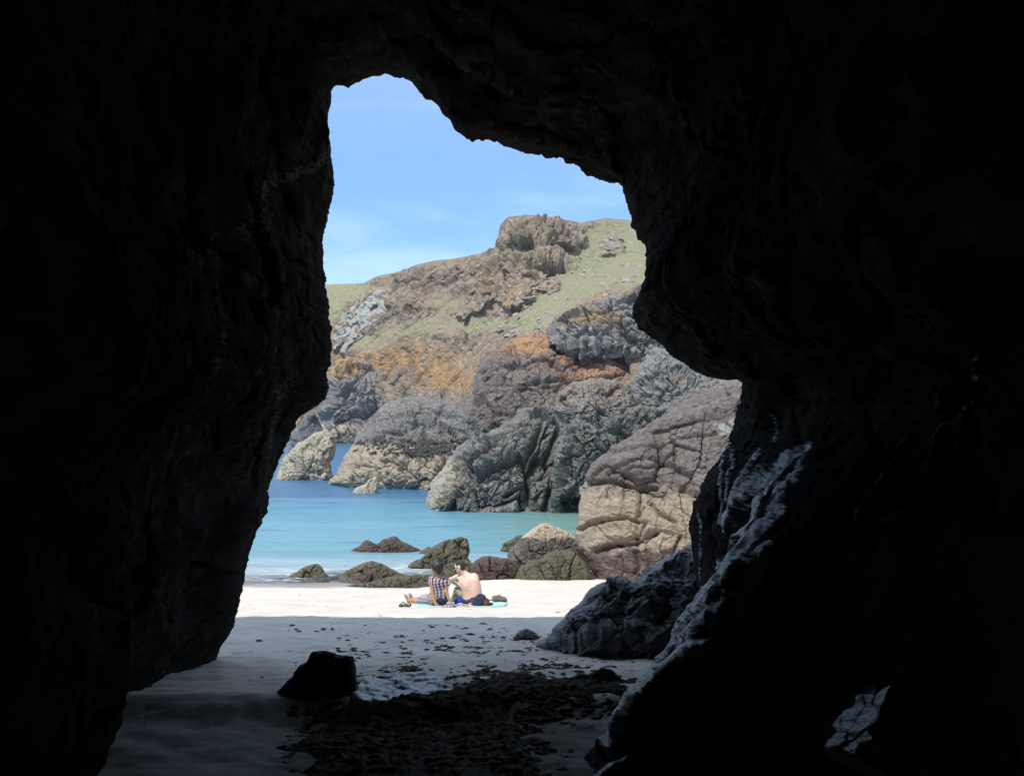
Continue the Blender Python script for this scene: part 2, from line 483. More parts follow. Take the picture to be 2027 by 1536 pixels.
M_LEDGE = rock_mat('pale_grey_ledge', (0.17, 0.175, 0.18), (0.235, 0.24, 0.245), (0.32, 0.34, 0.34), 6, (-1, 3.6, (0.42, 0.35, 0.26), None, 0.5))
M_WEED = rock_mat('brown_weedy_rock', (0.075, 0.066, 0.042), (0.125, 0.112, 0.075), (0.075, 0.05, 0.042), 0.35, None, speck=0.6, rough=0.6, spec=0.4, stretch=(2.4, 1, 0.7), rot=(0, 0, 0))
M_RED = rock_mat('dark_red_rock', (0.062, 0.032, 0.03), (0.088, 0.06, 0.05), (0.10, 0.088, 0.06), 0.4, None, speck=0.5, rough=0.55, spec=0.45)
M_TOPB = rock_mat('pale_topped_rock', (0.09, 0.082, 0.078), (0.135, 0.122, 0.11), (0.115, 0.105, 0.075), 0.4, (-9, 9, (0.13, 0.115, 0.10), None, 0.3), speck=0.6, zones=True)
# barnacles only above the weed line on this boulder
def topped():
    b = NB('barnacle_topped_rock'); P = b.pos()
    sep = b.n('ShaderNodeSeparateXYZ'); b.set(sep.inputs[0], P)
    n2 = b.noise(P, 5, 6, 0.65); n3 = b.noise(P, 26, 4, 0.7)
    z = b.math('ADD', sep.outputs[2], b.math('MULTIPLY', b.math('SUBTRACT', n2, 0.5), 0.3))
    z = b.math('ADD', z, b.math('MULTIPLY', sep.outputs[0], -0.03))
    low = b.mix(b.ramp(n2, 0.4, 0.62), (0.085, 0.078, 0.075), (0.145, 0.13, 0.115))
    low = b.mix(b.ramp(n3, 0.6, 0.72), low, (0.24, 0.21, 0.17))
    hi = b.mix(b.ramp(n3, 0.5, 0.7), (0.42, 0.36, 0.28), (0.25, 0.21, 0.165))
    col = b.mix(b.ramp(z, 0.86, 0.95), low, hi)
    nn = b.bump(n2, 0.5, 0.08); nn = b.bump(n3, 0.5, 0.03, nn)
    return b.done(b.princ(col, 0.75, 0.3, nn))
M_TOPB = topped()
M_HILL = rock_mat('hillside', (0.20, 0.152, 0.108), (0.29, 0.228, 0.165), (0.34, 0.29, 0.23), 6, None, True, speck=0.35, stretch=(1, 1, 1.4), grass=(0.175, 0.194, 0.104), lich=(0.44, 0.245, 0.085), pale=(0.36, 0.37, 0.36))
M_CRAG = rock_mat('brown_crag_rock', (0.125, 0.098, 0.08), (0.175, 0.14, 0.115), (0.15, 0.135, 0.12), 5, None, True, stretch=(2.2, 1, 0.6), rot=(0, 0, 0))
M_PALEC = rock_mat('pale_cliff_rock', (0.19, 0.185, 0.18), (0.27, 0.265, 0.26), (0.36, 0.37, 0.36), 7, None, True, stretch=(2.6, 1, 0.6), rot=(0, 0.25, 0))
M_SLAB = rock_mat('purple_slab_rock', (0.128, 0.104, 0.094), (0.178, 0.152, 0.137), (0.225, 0.182, 0.148), 2.2, None, True, speck=0.2, lich=(0.44, 0.235, 0.11))
M_LICH = rock_mat('lichen_cliff_rock', (0.15, 0.145, 0.145), (0.225, 0.215, 0.21), (0.29, 0.275, 0.24), 2.2, None, True, speck=0.3, lich=(0.42, 0.26, 0.10), grass=(0.2, 0.19, 0.06))
M_LUMP = rock_mat('buff_rock', (0.175, 0.155, 0.13), (0.25, 0.225, 0.195), (0.26, 0.215, 0.155), 1.3, None, True, speck=0.35)
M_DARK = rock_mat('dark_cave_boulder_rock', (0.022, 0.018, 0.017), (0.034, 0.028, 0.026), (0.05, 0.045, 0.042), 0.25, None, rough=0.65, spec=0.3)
M_PALEW = rock_mat('pale_wet_rock', (0.26, 0.27, 0.29), (0.5, 0.51, 0.53), (0.62, 0.63, 0.65), 0.3, None, rough=0.24, spec=0.8, stretch=(1, 1, 2.5), rot=(0, 0.6, 0.4), bump=0.4)
M_FACE = rock_mat('grey_wet_facet_rock', (0.06, 0.062, 0.07), (0.2, 0.205, 0.22), (0.34, 0.35, 0.37), 0.16, None, rough=0.4, spec=0.5, stretch=(1, 1, 4), rot=(0.3, 0.7, 0.4), bump=0.5)
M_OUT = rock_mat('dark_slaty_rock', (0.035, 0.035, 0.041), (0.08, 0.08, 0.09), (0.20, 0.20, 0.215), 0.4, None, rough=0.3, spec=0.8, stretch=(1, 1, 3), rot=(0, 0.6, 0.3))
M_RUBB = rock_mat('pale_rubble_rock', (0.17, 0.165, 0.16), (0.24, 0.235, 0.225), (0.32, 0.315, 0.30), 1.2, None, True, speck=0.5)

# --- far hill: a loft through slope lines from the water up to the crest and down the far side
HL = [
 [(-600,905,190),(300,895,200),(640,874,200),(700,876,197),(760,882,190),(850,900,150),(950,938,110),(1050,950,86),(1200,960,72),(1400,990,56),(1800,1050,40),(2600,1100,34)],
 [(-600,850,205),(300,825,212),(640,800,206),(700,785,200),(760,775,190),(850,765,165),(950,752,132),(1050,725,108),(1150,690,99),(1250,650,97),(1400,640,90),(1800,640,75),(2600,650,60)],
 [(-600,790,240),(300,760,235),(640,715,224),(700,702,216),(760,690,204),(850,672,181),(950,658,152),(1050,645,133),(1150,612,129),(1250,578,127),(1400,560,120),(1800,540,110),(2600,560,90)],
 [(-600,740,290),(300,690,275),(640,640,254),(700,632,246),(760,618,232),(850,588,206),(950,565,180),(1050,556,166),(1150,540,169),(1250,515,175),(1400,510,182),(1800,500,170),(2600,520,150)],
 [(-600,700,350),(300,620,320),(600,566,290),(660,563,282),(720,561,271),(745,547,264),(790,538,250),(825,524,238),(860,516,228),(900,512,217),(950,502,205),(981,488,196),(985,472,194),(990,446,193),(1004,430,192),(1040,425,191),(1095,430,194),(1150,441,204),(1200,432,218),(1260,436,230),(1400,440,240),(1800,430,230),(2600,440,220)],
 [(-600,720,420),(300,650,400),(600,590,360),(720,585,340),(860,535,290),(950,520,270),(1050,470,262),(1200,455,290),(1400,460,310),(1800,450,300),(2600,460,300)],
 [(-600,860,520),(600,840,480),(900,840,420),(1200,840,420),(2600,840,420)],
]
cols = np.concatenate([np.concatenate([np.linspace(-600, 200, 60)[:-1], np.linspace(200, 560, 140)])[:-1], np.linspace(560, 1500, 560)[:-1], np.linspace(1500, 2600, 60)])
L = []
for ln in HL:
    a = np.array(ln, float)
    q = np.stack([np.interp(cols, a[:, 0], a[:, 1]), np.interp(cols, a[:, 0], a[:, 2])], -1)
    ker = np.exp(-(np.arange(-60, 61) / 22.0) ** 2); ker /= ker.sum()
    sm = lambda v: np.convolve(np.pad(v, 60, 'edge'), ker, 'valid')
    q[:, 1] = sm(q[:, 1])
    if ln is not HL[4]: q[:, 0] = sm(q[:, 0])
    L.append(at(cols, q[:, 0], q[:, 1]))
L = np.array(L)
def catmull(L, per):
    out = []
    for i in range(len(L) - 1):
        p0, p1, p2, p3_ = L[max(i - 1, 0)], L[i], L[i + 1], L[min(i + 2, len(L) - 1)]
        for t in np.linspace(0, 1, per[i], endpoint=False):
            out.append(0.5 * (2 * p1 + (p2 - p0) * t + (2 * p0 - 5 * p1 + 4 * p2 - p3_) * t * t * 0.5 + 0 * t) if False else
                       p1 * (1 - t) + p2 * t + 0.0 * p0)
    out.append(L[-1])
    return np.array(out)
HG = catmull(L, [50, 100, 120, 130, 14, 10])
# soften the slope breaks, keeping the crest
hold = np.zeros(len(HG)); ic = 50 + 100 + 120 + 130; hold[ic - 2:ic + 1] = 1
for _ in range(60):
    nx = HG.copy(); nx[1:-1] = 0.25 * HG[:-2] + 0.5 * HG[1:-1] + 0.25 * HG[2:]
    HG = HG * hold[:, None, None] + nx * (1 - hold[:, None, None])
HV = HG.reshape(-1, 3)
HF = grid_faces(len(HG), len(cols))
HN = vnormals(HV, HF)
if HN[:, 2].mean() < 0: HN = -HN; HF = HF[:, ::-1]
hpx, hpy = topix(HV)
flat = smooth01((HN[:, 2] - 0.35) / 0.4)
grassB = blobs(hpx, hpy, [(1215, 505, 95, 70, 1.0), (1150, 585, 110, 45, 0.95), (1090, 630, 100, 30, 0.75), (960, 650, 90, 14, .45), (700, 575, 60, 14, 1.1), (660, 600, 30, 40, 1.1),
                          (880, 600, 60, 16, .75), (850, 640, 50, 22, 0.7), (900, 640, 70, 18, 0.6), (720, 680, 50, 22, 0.8), (790, 660, 40, 20, 0.55),
                          (870, 525, 60, 8, 0.7), (960, 510, 40, 10, .5), (1060, 505, 40, 10, .5), (930, 550, 20, 14, .7), (1300, 520, 100, 80, 1.0)])
lichB = blobs(hpx, hpy, [(700, 725, 45, 28, 0.8), (770, 715, 45, 26, 0.6), (870, 745, 65, 32, 0.95), (910, 760, 45, 24, 0.5), (820, 700, 80, 26, 0.5), (755, 770, 25, 30, 0.4), (980, 560, 40, 24, 0.55), (930, 700, 50, 18, .4),
                         (1010, 590, 20, 20, .5), (840, 560, 80, 20, .2)])
paleB = blobs(hpx, hpy, [(720, 610, 40, 30, 0.7), (960, 640, 60, 25, 0.35), (1000, 640, 50, 14, 0.45), (800, 730, 60, 20, .3), (720, 790, 70, 26, .55), (1220, 490, 25, 20, .4)])
outside = ((hpx < 620) | (hpx > 1340)).astype(float)
gout = smooth01((620 - hpx) / 60.0) + smooth01((hpx - 1320) / 60.0)
grassB = grassB * (1 - gout) + gout * np.clip(0.45 * flat + 0.55 * fbm(HV / 14.0, 4), 0, 1)
# outcrops: steep steps of bare rock standing out of the slope
OUTC = [
 ([(983,492),(983,470),(986,440),(1000,420),(1040,415),(1095,420),(1130,432),(1150,442),(1168,470),(1162,494),(1130,503),(1090,497),(1072,503),(1050,492),(1010,500)], 3.4, 10, .85, 3.4, (0.12, 0.15)),
 ([(900,625),(905,600),(925,572),(945,560),(990,540),(1040,535),(1085,540),(1112,556),(1108,572),(1070,584),(1040,608),(1010,618),(985,606),(950,622),(925,640)], 4.2, 9, 1.5, 3.0, (0.2, 0)),
 ([(1180,495),(1190,474),(1213,466),(1234,480),(1242,500),(1215,508),(1190,506)], 2.5, 8, 1.0, 1.6, (0, .6)),
 ([(1040,520),(1075,512),(1110,520),(1112,536),(1080,540),(1050,536)], 2.2, 8, 1.0, 2.0, (0, 0)),
 ([(655,690),(668,640),(690,603),(715,590),(742,572),(772,563),(780,590),(766,622),(748,652),(716,676),(680,700)], 3.5, 12, 1.6, 3.5, (0, 1.2)),
 ([(780,560),(830,530),(900,522),(960,512),(975,530),(940,545),(880,560),(820,575)], 2.0, 14, 1.2, 3.0, (0, .1)),
 ([(1128,612),(1150,585),(1185,572),(1225,552),(1262,540),(1310,545),(1300,585),(1230,604),(1180,622)], 3.0, 9, 1.0, 1.8, (.3, 0)),
 ([(1090,640),(1040,650),(1000,640),(960,660),(1000,672),(1060,668)], 1.0, 10, 1.0, 1.2, (0, .5)),
 ([(760,600),(830,580),(870,600),(850,640),(790,640)], 2.0, 14, 1.2, 2.4, (0, 0)),
]
HD = 1.3 * fbm(HV / 16, 4) + (1.9 * facet(HV / 7.0 * np.array([1.2, .8, 0.7])) + (1.1 * facet(HV / 2.9 * np.array([1.2, 1, 0.6])) + .5 * facet(HV / 1.2)) * np.clip(200 / HV[:, 1], 0.3, 1) ** 1.5) * np.clip(1.1 - grassB, 0.06, 1) + 0.25 * fbm(HV / 2.0, 3)
HD = HD * np.where(np.arange(len(HV)) // len(cols) >= ic - 1, 0.3, 1) * np.clip(HV[:, 1] / 160, 0.4, 1.2) * (0.45 + 0.55 * smooth01((np.arange(len(HV)) // len(cols) - 60) / 110))
vdir = np.array([0, 0, ZC]) - HV; vdir /= np.linalg.norm(vdir, axis=1, keepdims=True)
FACE = np.clip(((HN * vdir).sum(1) - 0.02) / 0.32, 0.15, 1)
rowi = np.arange(len(HV)) // len(cols)
CREST = np.where(rowi <= ic, 0.08 + 0.92 * smooth01((ic - rowi) / 24.0), 1)
HD = HD * FACE * CREST
PUSH = np.zeros(len(HV)); near_ = (hpx > 600) & (hpx < 1350) & (np.arange(len(HV)) // len(cols) <= ic)
I_ = np.where(near_)[0]
vx = HV[I_]
jx, jy = 7 * fbm(vx / 4.0, 3), 7 * fbm(vx / 4.0 + 60, 3)
for (pl, am, ed, ba, bs, (gk, pk)) in OUTC:
    sdd = poly_sd(hpx[I_] + jx, hpy[I_] + jy, pl)
    m = smooth01(sdd / ed)
    blk = facet(vx / bs * np.array([1.4, .6, 0.4])) + 0.35 * facet(vx / bs * np.array([3.2, 1.4, 1.0]))
    PUSH[I_] += m * (am + ba * blk) - 1.2 * np.exp(-((sdd + ed * .4) / (ed * .5)) ** 2) * (am / 6)
    grassB[I_] = grassB[I_] * (1 - m) + m * gk * (0.6 + fbm(vx / 3, 2))
    paleB[I_] = np.maximum(paleB[I_] * (1 - m), m * pk * (.7 + fbm(vx / np.array([2.5, 3, 12]), 3)))
lichB = np.maximum(lichB, blobs(hpx, hpy, [(1190, 592, 70, 20, .7), (1250, 560, 40, 16, .35)]))
grassB = np.maximum(grassB, blobs(hpx, hpy, [(1255, 560, 50, 22, .8)]))
PUSH = PUSH * (0.35 + 0.65 * FACE) * np.where(rowi <= ic, smooth01((ic - rowi) / 40.0), 0)
HV2 = HV + HN * HD[:, None] + PUSH[:, None] * (0.12 * HN + 0.88 * np.array([0, -1.0, -0.2]))
tag(link_mesh('hill', HV2, HF, M_HILL, None, np.stack([np.clip(grassB, 0, 1.2), np.clip(lichB, 0, 1), np.clip(paleB, 0, 1)], -1)), kind='structure')

rock('sea_cliff', [(630,815),(644,760),(652,735),(662,718),(690,708),(722,714),(745,735),(772,728),(800,758),(792,800),(735,818),(690,838),(650,850)], 198, 8, 16, M_LICH,
     'far blue grey cliff crusted with bright orange lichen beside the dark cave wall', 'cliff', ctr=(710, 780), lump=(1.3, 8), block=(1.5, 5), strata=(.4, 3, (3, 1, .5)), fine=(.15, 1), lean=0.3,
     zone=[[(770, 740, 20, 12, .3)], [(668, 735, 26, 22, 1.0), (705, 725, 45, 20, .8), (690, 790, 14, 20, .5), (745, 760, 20, 22, .55)], [(700, 755, 20, 14, .6)]])
rock('sea_cliff', [(598,884),(618,850),(640,834),(680,814),(715,796),(755,776),(800,766),(860,780),(860,888),(760,888),(680,886)],
     194, 4, 16, M_LEDGE, 'smooth pale grey ledge sloping into the far water with a beige foot', 'cliff', ctr=(720, 848), lump=(.5, 9), block=(0.9, 5), strata=(.25, 3, (1, 1, 2.5)), rot=(0.5, 0), fine=(.1, 1), lean=0.5)
rock('sea_stack', [(565,915),(578,862),(590,838),(608,818),(622,812),(632,828),(640,850),(652,868),(645,892),(605,912)], 118, 4, 6, M_SHADE,
     'blue grey rock rising behind the pale barnacled rock in the channel', 'rock', lump=(.5, 3), block=(.5, 2), fine=(.06, .5))
rock('sea_cliff', [(930,790),(938,757),(950,716),(985,690),(1005,670),(1060,660),(1085,655),(1100,690),(1160,698),(1225,705),(1258,720),(1266,762),(1255,830),(1200,960),(1100,970),(1000,950),(910,900),(860,830),(888,800)],
     90, 6, 12, M_SLAB, 'purple grey rock slab streaked with orange lichen across the middle of the hill', 'cliff', ctr=(1080, 790), lump=(0.4, 5), block=(0.62, 3.4), strata=(.14, 1.4, (1, 1, 3)), rot=(0.5, 0), fine=(.05, .35), lean=0.8, foot=0.3,
     cuts=[([(1060,762),(1100,748),(1135,735),(1158,718)], 4, 1.2), ([(1080,772),(1130,765),(1180,752),(1250,745)], 3, .6), ([(950,740),(990,705),(1005,690)], 4, .8), ([(1090,690),(1150,700),(1200,708)], 4, .8)],
     zone=[[], [(1060, 675, 85, 28, 1.0), (1020, 690, 50, 16, .5), (1120, 712, 70, 16, .6), (1175, 742, 85, 24, 0.95), (1120, 772, 60, 14, .55), (900, 790, 30, 16, .3)], [(945, 720, 14, 26, .5), (1050, 735, 60, 10, .25), (1220, 720, 30, 8, .5)]])
rock('sea_cliff', [(1072,682),(1078,655),(1098,625),(1140,606),(1190,590),(1230,572),(1290,562),(1400,580),(1520,650),(1540,800),(1400,820),(1310,790),(1290,730),(1240,712),(1200,704),(1150,700),(1105,690)],
     92, 6, 12, M_LICH, 'jutting cliff with buff lichen top and grey underside under the cave overhang', 'cliff', ctr=(1300, 680), lump=(0.5, 5), block=(0.9, 2.3), strata=(.15, 1.4, (2.5, 1, .6)), fine=(.07, .4), lean=0.15, tiltx=-0.15,
     zone=[[(1230, 575, 60, 22, .55)], [(1140, 625, 75, 28, .75), (1210, 640, 40, 25, .55), (1225, 690, 20, 14, .7)], [(1190, 680, 40, 16, .45), (1300, 690, 60, 50, .35)]])
rock('sea_cliff', [(1240,800),(1255,745),(1275,700),(1300,690),(1345,715),(1400,740),(1480,760),(1560,800),(1560,900),(1400,900),(1280,860)],
     66, 4, 9, M_RUBB, 'light grey fissured rock face just below the cave overhang', 'cliff', ctr=(1380, 800), lump=(0.3, 3), block=(0.6, 1.5), strata=(.15, .8, (1, 1, 2.5)), rot=(-0.5, 0), fine=(.05, .3), lean=0.5,
     zone=[[], [(1345, 745, 30, 10, .6)], [(1310, 790, 40, 16, .4)]])
rock('boulder', [(1092,812),(1103,778),(1130,758),(1170,747),(1218,750),(1248,765),(1262,800),(1256,842),(1238,868),(1205,885),(1172,868),(1145,848),(1112,838)],
     64, 3.2, 5, M_LUMP, 'rounded buff boulder above the dark cracked cliff', 'boulder', ctr=(1180, 815), lump=(0.2, 2.2), block=(0.42, 1.7), fine=(.05, .25), zone=[[], [(1225, 775, 26, 16, .7), (1180, 760, 40, 8, .4)], []])
rock('boulder', [(1085,1000),(1095,900),(1118,846),(1145,820),(1172,850),(1195,860),(1205,850),(1222,822),(1248,808),(1270,800),(1300,806),(1330,798),(1360,830),(1330,900),(1270,960)],
     46, 2.0, 4, M_GREEN, 'dark grey jagged blocks in the gap beside the buff boulder', 'boulder', lump=(0.3, 1.5), block=(0.4, 0.8), fine=(.04, .2), zone=[[], [], [(1260, 860, 30, 30, .2)]])
rock('headland', [(648,958),(662,938),(680,905),(700,875),(715,850),(735,825),(760,800),(790,785),(830,784),(870,790),(905,796),(930,815),(945,840),(965,880),(1005,940),(1005,1010),(860,1010),(700,990)],
     66, 5.5, 9, M_HEAD, 'broad grey headland with a pale barnacle band above the water', 'headland', ctr=(840, 900), lump=(0.2, 4), block=(0.34, 2.3), strata=(.12, 1.3, (1, 1, 2.6)), rot=(0.6, 0), fine=(.05, .3), lean=0.45, tiltx=-0.25,
     cuts=[([(700,850),(730,835),(745,810)], 4, .7), ([(850,975),(862,930),(880,905)], 4, .6), ([(790,930),(820,890),(840,850)], 3, .35), ([(930,870),(900,840),(870,820)], 3, .35)])
rock('sea_cliff', [(836,1012),(846,985),(852,960),(870,930),(900,895),(940,865),(980,850),(1010,828),(1045,806),(1078,800),(1102,812),(1122,840),(1142,855),(1162,885),(1180,930),(1210,1000),(1210,1050),(1100,1050),(900,1045)],
     49, 3.2, 6, M_GREEN, 'dark green grey cracked cliff with pale left edge standing in green water', 'cliff', ctr=(1030, 935), lump=(0.15, 2.5), block=(0.62, 1.7), strata=(.10, .7, (2.4, 1, .7)), rot=(-0.35, 0), fine=(.035, .2), lean=0.35,
     cuts=[([(950,945),(985,930),(1012,905)], 4, .5), ([(1040,1005),(1046,960),(1040,920),(1060,880),(1075,840)], 5, .8), ([(1080,1010),(1095,950),(1085,900),(1110,850)], 5, .8), ([(1120,1000),(1128,950),(1118,900)], 5, .7), ([(1000,985),(1030,965),(1046,960)], 4, .5)],
     zone=[[], [], [(858, 985, 22, 40, 1.2), (885, 930, 26, 30, .9), (915, 990, 40, 60, .35), (930, 890, 40, 18, .4), (1000, 860, 40, 12, .3)]])
rock('boulder', [(693,980),(704,963),(722,958),(730,947),(745,941),(751,955),(749,980),(740,994),(700,994)], 58, .6, .8, M_ISLE, 'small pale rock at the waterline in front of the headland', 'rock', lump=(.06, .6), block=(.1, .5), fine=(.02, .15))
rock('sea_stack', [(540,958),(548,930),(558,910),(572,893),(584,882),(592,874),(606,868),(620,857),(636,852),(642,846),(652,850),(662,862),(667,880),(662,902),(655,915),(655,935),(662,955),(650,970),(550,970)],
     72.5, 2.2, 3, M_ISLE, 'pale barnacled rock standing alone in the channel by the dark cave wall', 'rock', ctr=(615, 915), lump=(.25, 1.6), block=(.22, .9), fine=(.06, .3))
rock('sea_cliff', [(1190,1185),(1176,1145),(1158,1112),(1141,1084),(1139,1040),(1142,995),(1152,960),(1175,922),(1210,886),(1250,862),(1290,832),(1340,802),(1400,772),(1450,750),(1520,720),(1660,760),(1740,900),(1760,1100),(1680,1240),(1400,1260),(1215,1240)],
     26.2, 1.6, 4, M_BIG, 'massive purple grey rock with a beige barnacle band rising from the sand', 'cliff', ctr=(1420, 1040), lump=(0.14, 1.6), block=(0.25, 2.4), strata=(.05, .5, (.8, 1, 2.6)), rot=(-0.25, 0), fine=(.015, .1), lean=0.32,
     cuts=[([(1150,955),(1200,948),(1235,955),(1260,958),(1300,957)], 5, .28), ([(1200,935),(1250,915),(1290,905),(1330,915),(1370,940)], 5, .22), ([(1145,1048),(1160,1035),(1190,1028)], 4, .22), ([(1190,1028),(1240,1020),(1280,1030),(1270,1055),(1220,1070),(1185,1085)], 4, .16), ([(1290,990),(1310,1015),(1340,1030)], 4, .14), ([(1180,1090),(1220,1078),(1260,1072),(1300,1050)], 7, .25), ([(1160,900),(1230,890),(1330,870),(1420,860)], 4, .12), ([(1230,940),(1290,925),(1340,890)], 3, .1), ([(1250,1140),(1270,1110),(1265,1090)], 3, .08), ([(1300,1150),(1330,1110),(1350,1060)], 3, .1)],
     zone=[[], [], [(1440, 850, 40, 25, .7), (1300, 800, 40, 16, .3)]])

grp = 'rocks at the water edge'
SB = dict(lump=(.06, .6), block=(.05, .35), fine=(.015, .08))
rock('boulder', [(684,1096),(700,1085),(712,1078),(725,1067),(735,1073),(747,1077),(758,1068),(772,1062),(785,1060),(794,1070),(808,1075),(820,1081),(833,1087),(842,1096),(838,1110),(690,1110)], 32, .5, .7, M_RED,
     'dark red double humped rock surrounded by blue water', 'rock', group=grp, ctr=(765, 1092), **SB)
rock('boulder', [(826,1098),(835,1088),(848,1085),(858,1086),(866,1096),(860,1106),(832,1106)], 31.4, .25, .4, M_WEED, 'low brown rock just right of the double humped rock', 'rock', group=grp, **SB)
rock('boulder', [(550,1152),(575,1136),(600,1122),(618,1116),(628,1114),(637,1121),(643,1132),(656,1142),(650,1152),(640,1162),(560,1162)], 26.7, .35, .5, M_WEED, 'low brown wedge of rock leftmost along the shore', 'rock', group=grp, **SB)
rock('boulder', [(668,1146),(685,1129),(710,1118),(725,1112),(740,1109),(755,1114),(775,1126),(800,1137),(810,1147),(800,1162),(672,1160)], 26.8, .4, .6, M_WEED, 'broad brown mound of rock in the shallow swash', 'rock', group=grp, **SB)
rock('boulder', [(692,1158),(699,1144),(712,1140),(725,1133),(745,1130),(752,1138),(757,1150),(745,1163),(700,1165)], 26.0, .2, .3, M_RED, 'small wet dark rock in front of the broad brown mound', 'rock', group=grp, **SB)
rock('boulder', [(674,1176),(678,1164),(690,1157),(715,1153),(735,1152),(755,1144),(775,1139),(800,1140),(825,1137),(850,1137),(866,1141),(874,1162),(850,1180),(800,1186),(700,1190),(680,1186)], 24.75, .3, .5, M_WEED,
     'long low rock fringed with brown weed behind the woman', 'rock', group=grp, ctr=(775, 1165), **SB)
rock('boulder', [(804,1120),(815,1111),(830,1107),(842,1095),(855,1083),(875,1072),(895,1064),(915,1060),(925,1064),(932,1078),(933,1090),(928,1105),(940,1122),(935,1145),(812,1142)], 28.4, .5, .7, M_WEED,
     'tall pointed brown boulder behind the couple', 'boulder', group=grp, ctr=(885, 1110), lump=(.1, .8), block=(.09, .45), fine=(.018, .08))
rock('boulder', [(864,1160),(870,1130),(885,1115),(905,1112),(930,1108),(944,1120),(945,1155),(900,1170)], 26.4, .35, .5, M_WEED, 'grey brown boulder directly behind the couple heads', 'boulder', group=grp, **SB)
rock('boulder', [(924,1150),(932,1120),(938,1110),(950,1103),(965,1099),(985,1101),(1005,1104),(1020,1111),(1036,1124),(1042,1142),(1037,1158),(1020,1166),(940,1172),(925,1165)], 25.7, .45, .6, M_RED,
     'dark red brown boulder just right of the shirtless man', 'boulder', group=grp, lump=(.08, .7), block=(.08, .42), fine=(.015, .08))
rock('boulder', [(996,1120),(1008,1088),(1020,1075),(1035,1060),(1046,1052),(1060,1040),(1075,1032),(1088,1034),(1098,1042),(1120,1050),(1142,1062),(1158,1088),(1165,1120),(1150,1140),(1010,1140)], 27.7, .6, .9, M_TOPB,
     'large boulder with a dry beige peak and dark weedy sides', 'boulder', group=grp, ctr=(1080, 1092), lump=(.09, .9), block=(.08, .5), fine=(.018, .08))
rock('boulder', [(1016,1160),(1026,1126),(1045,1111),(1070,1103),(1090,1092),(1115,1086),(1136,1092),(1156,1108),(1172,1132),(1188,1158),(1182,1176),(1100,1180),(1020,1176)], 25.3, .5, .7, M_WEED,
     'brown streaked boulder in front of the beige peaked one', 'boulder', group=grp, ctr=(1105, 1138), lump=(.1, .7), block=(.07, .5), fine=(.015, .08))
rock('boulder', [(986,1094),(997,1074),(1012,1068),(1022,1060),(1042,1056),(1048,1080),(1036,1100),(992,1100)], 32, .4, .6, M_WEED, 'small dark boulder in blue water left of the beige peak', 'boulder', group=grp, **SB)

def slab(name, pts, p0, nrm, thick, mat, label, cat, rough=0.02):
    """a slab whose visible face lies in the plane through p0 with normal nrm"""
    nrm = np.array(nrm, float); nrm /= np.linalg.norm(nrm)
    cam0 = np.array([0, 0, ZC]); p0 = np.array(p0, float)
    R = resample_closed(pts, 220, 2); c = R.mean(0)
    def hit(q):
        d = at(q[:, 0], q[:, 1], 1.0) - cam0
        t = ((p0 - cam0) @ nrm) / (d @ nrm)
        return cam0 + d * t[:, None]
    K = 46
    top = [hit(R + (c - R) * r) for r in np.linspace(0, 0.98, K)]
    rim = top[0]
    side = [rim - nrm * thick * f + (rim - rim.mean(0)) * g for f, g in ((1.0, .12), (.7, .10), (.4, .07), (.15, .03))]
    G = np.array([np.repeat(side[0].mean(0)[None], 220, 0)] + side + top)
    V = G.reshape(-1, 3); Q = grid_faces(len(G), 220, True); N = vnormals(V, Q)
    if N[-220 * 20:] @ nrm @ np.ones(220 * 20) < 0: N = -N; Q = Q[:, ::-1]
    st = ridged(V @ np.array([[.6, .2, .5], [.2, 1, .3], [-.7, .3, 1.]]) * np.array([3, 4, 12.]), 3)
    V = V + N * (rough * facet(V / 0.2) + 0.55 * rough * st + .15 * rough * fbm(V / .03, 2))[:, None]
    return tag(link_mesh(name, V, Q, mat), label, cat)
# shaded rocks near and inside the cave mouth
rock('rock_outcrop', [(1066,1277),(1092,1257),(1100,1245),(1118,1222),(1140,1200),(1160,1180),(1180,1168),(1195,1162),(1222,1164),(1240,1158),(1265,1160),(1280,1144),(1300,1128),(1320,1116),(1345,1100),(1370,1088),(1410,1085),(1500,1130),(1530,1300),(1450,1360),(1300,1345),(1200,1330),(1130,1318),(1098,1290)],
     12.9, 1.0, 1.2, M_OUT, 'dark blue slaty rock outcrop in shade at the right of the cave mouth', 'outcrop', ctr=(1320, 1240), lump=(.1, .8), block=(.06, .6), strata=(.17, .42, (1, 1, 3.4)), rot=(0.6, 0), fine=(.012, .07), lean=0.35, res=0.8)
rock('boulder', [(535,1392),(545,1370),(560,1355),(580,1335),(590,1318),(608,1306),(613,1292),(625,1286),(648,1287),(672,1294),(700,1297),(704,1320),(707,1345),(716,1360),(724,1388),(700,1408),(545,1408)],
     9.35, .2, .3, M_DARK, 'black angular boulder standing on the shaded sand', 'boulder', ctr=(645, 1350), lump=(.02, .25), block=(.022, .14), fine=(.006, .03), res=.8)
slab('boulder', [(700,1374),(714,1352),(726,1340),(742,1349),(765,1343),(785,1337),(830,1332),(852,1335),(880,1349),(912,1369),(890,1382),(800,1386),(720,1386)],
     at(800, 1358, 9.5), (0.12, 0.03, 1), .3, M_PALEW, 'pale wet slab of rock half buried right of the black boulder', 'rock', .022)
slab('boulder', [(1630,1482),(1662,1452),(1648,1434),(1672,1406),(1692,1398),(1698,1378),(1724,1374),(1764,1356),(1750,1390),(1742,1400),(1740,1432),(1718,1446),(1728,1464),(1700,1468),(1692,1492),(1662,1480)],
     at(1690, 1430, 5.0), (-.85, 0.0, .5), .5, M_FACE, 'pale wet facet of rock low on the black right cave wall', 'rock', .012)
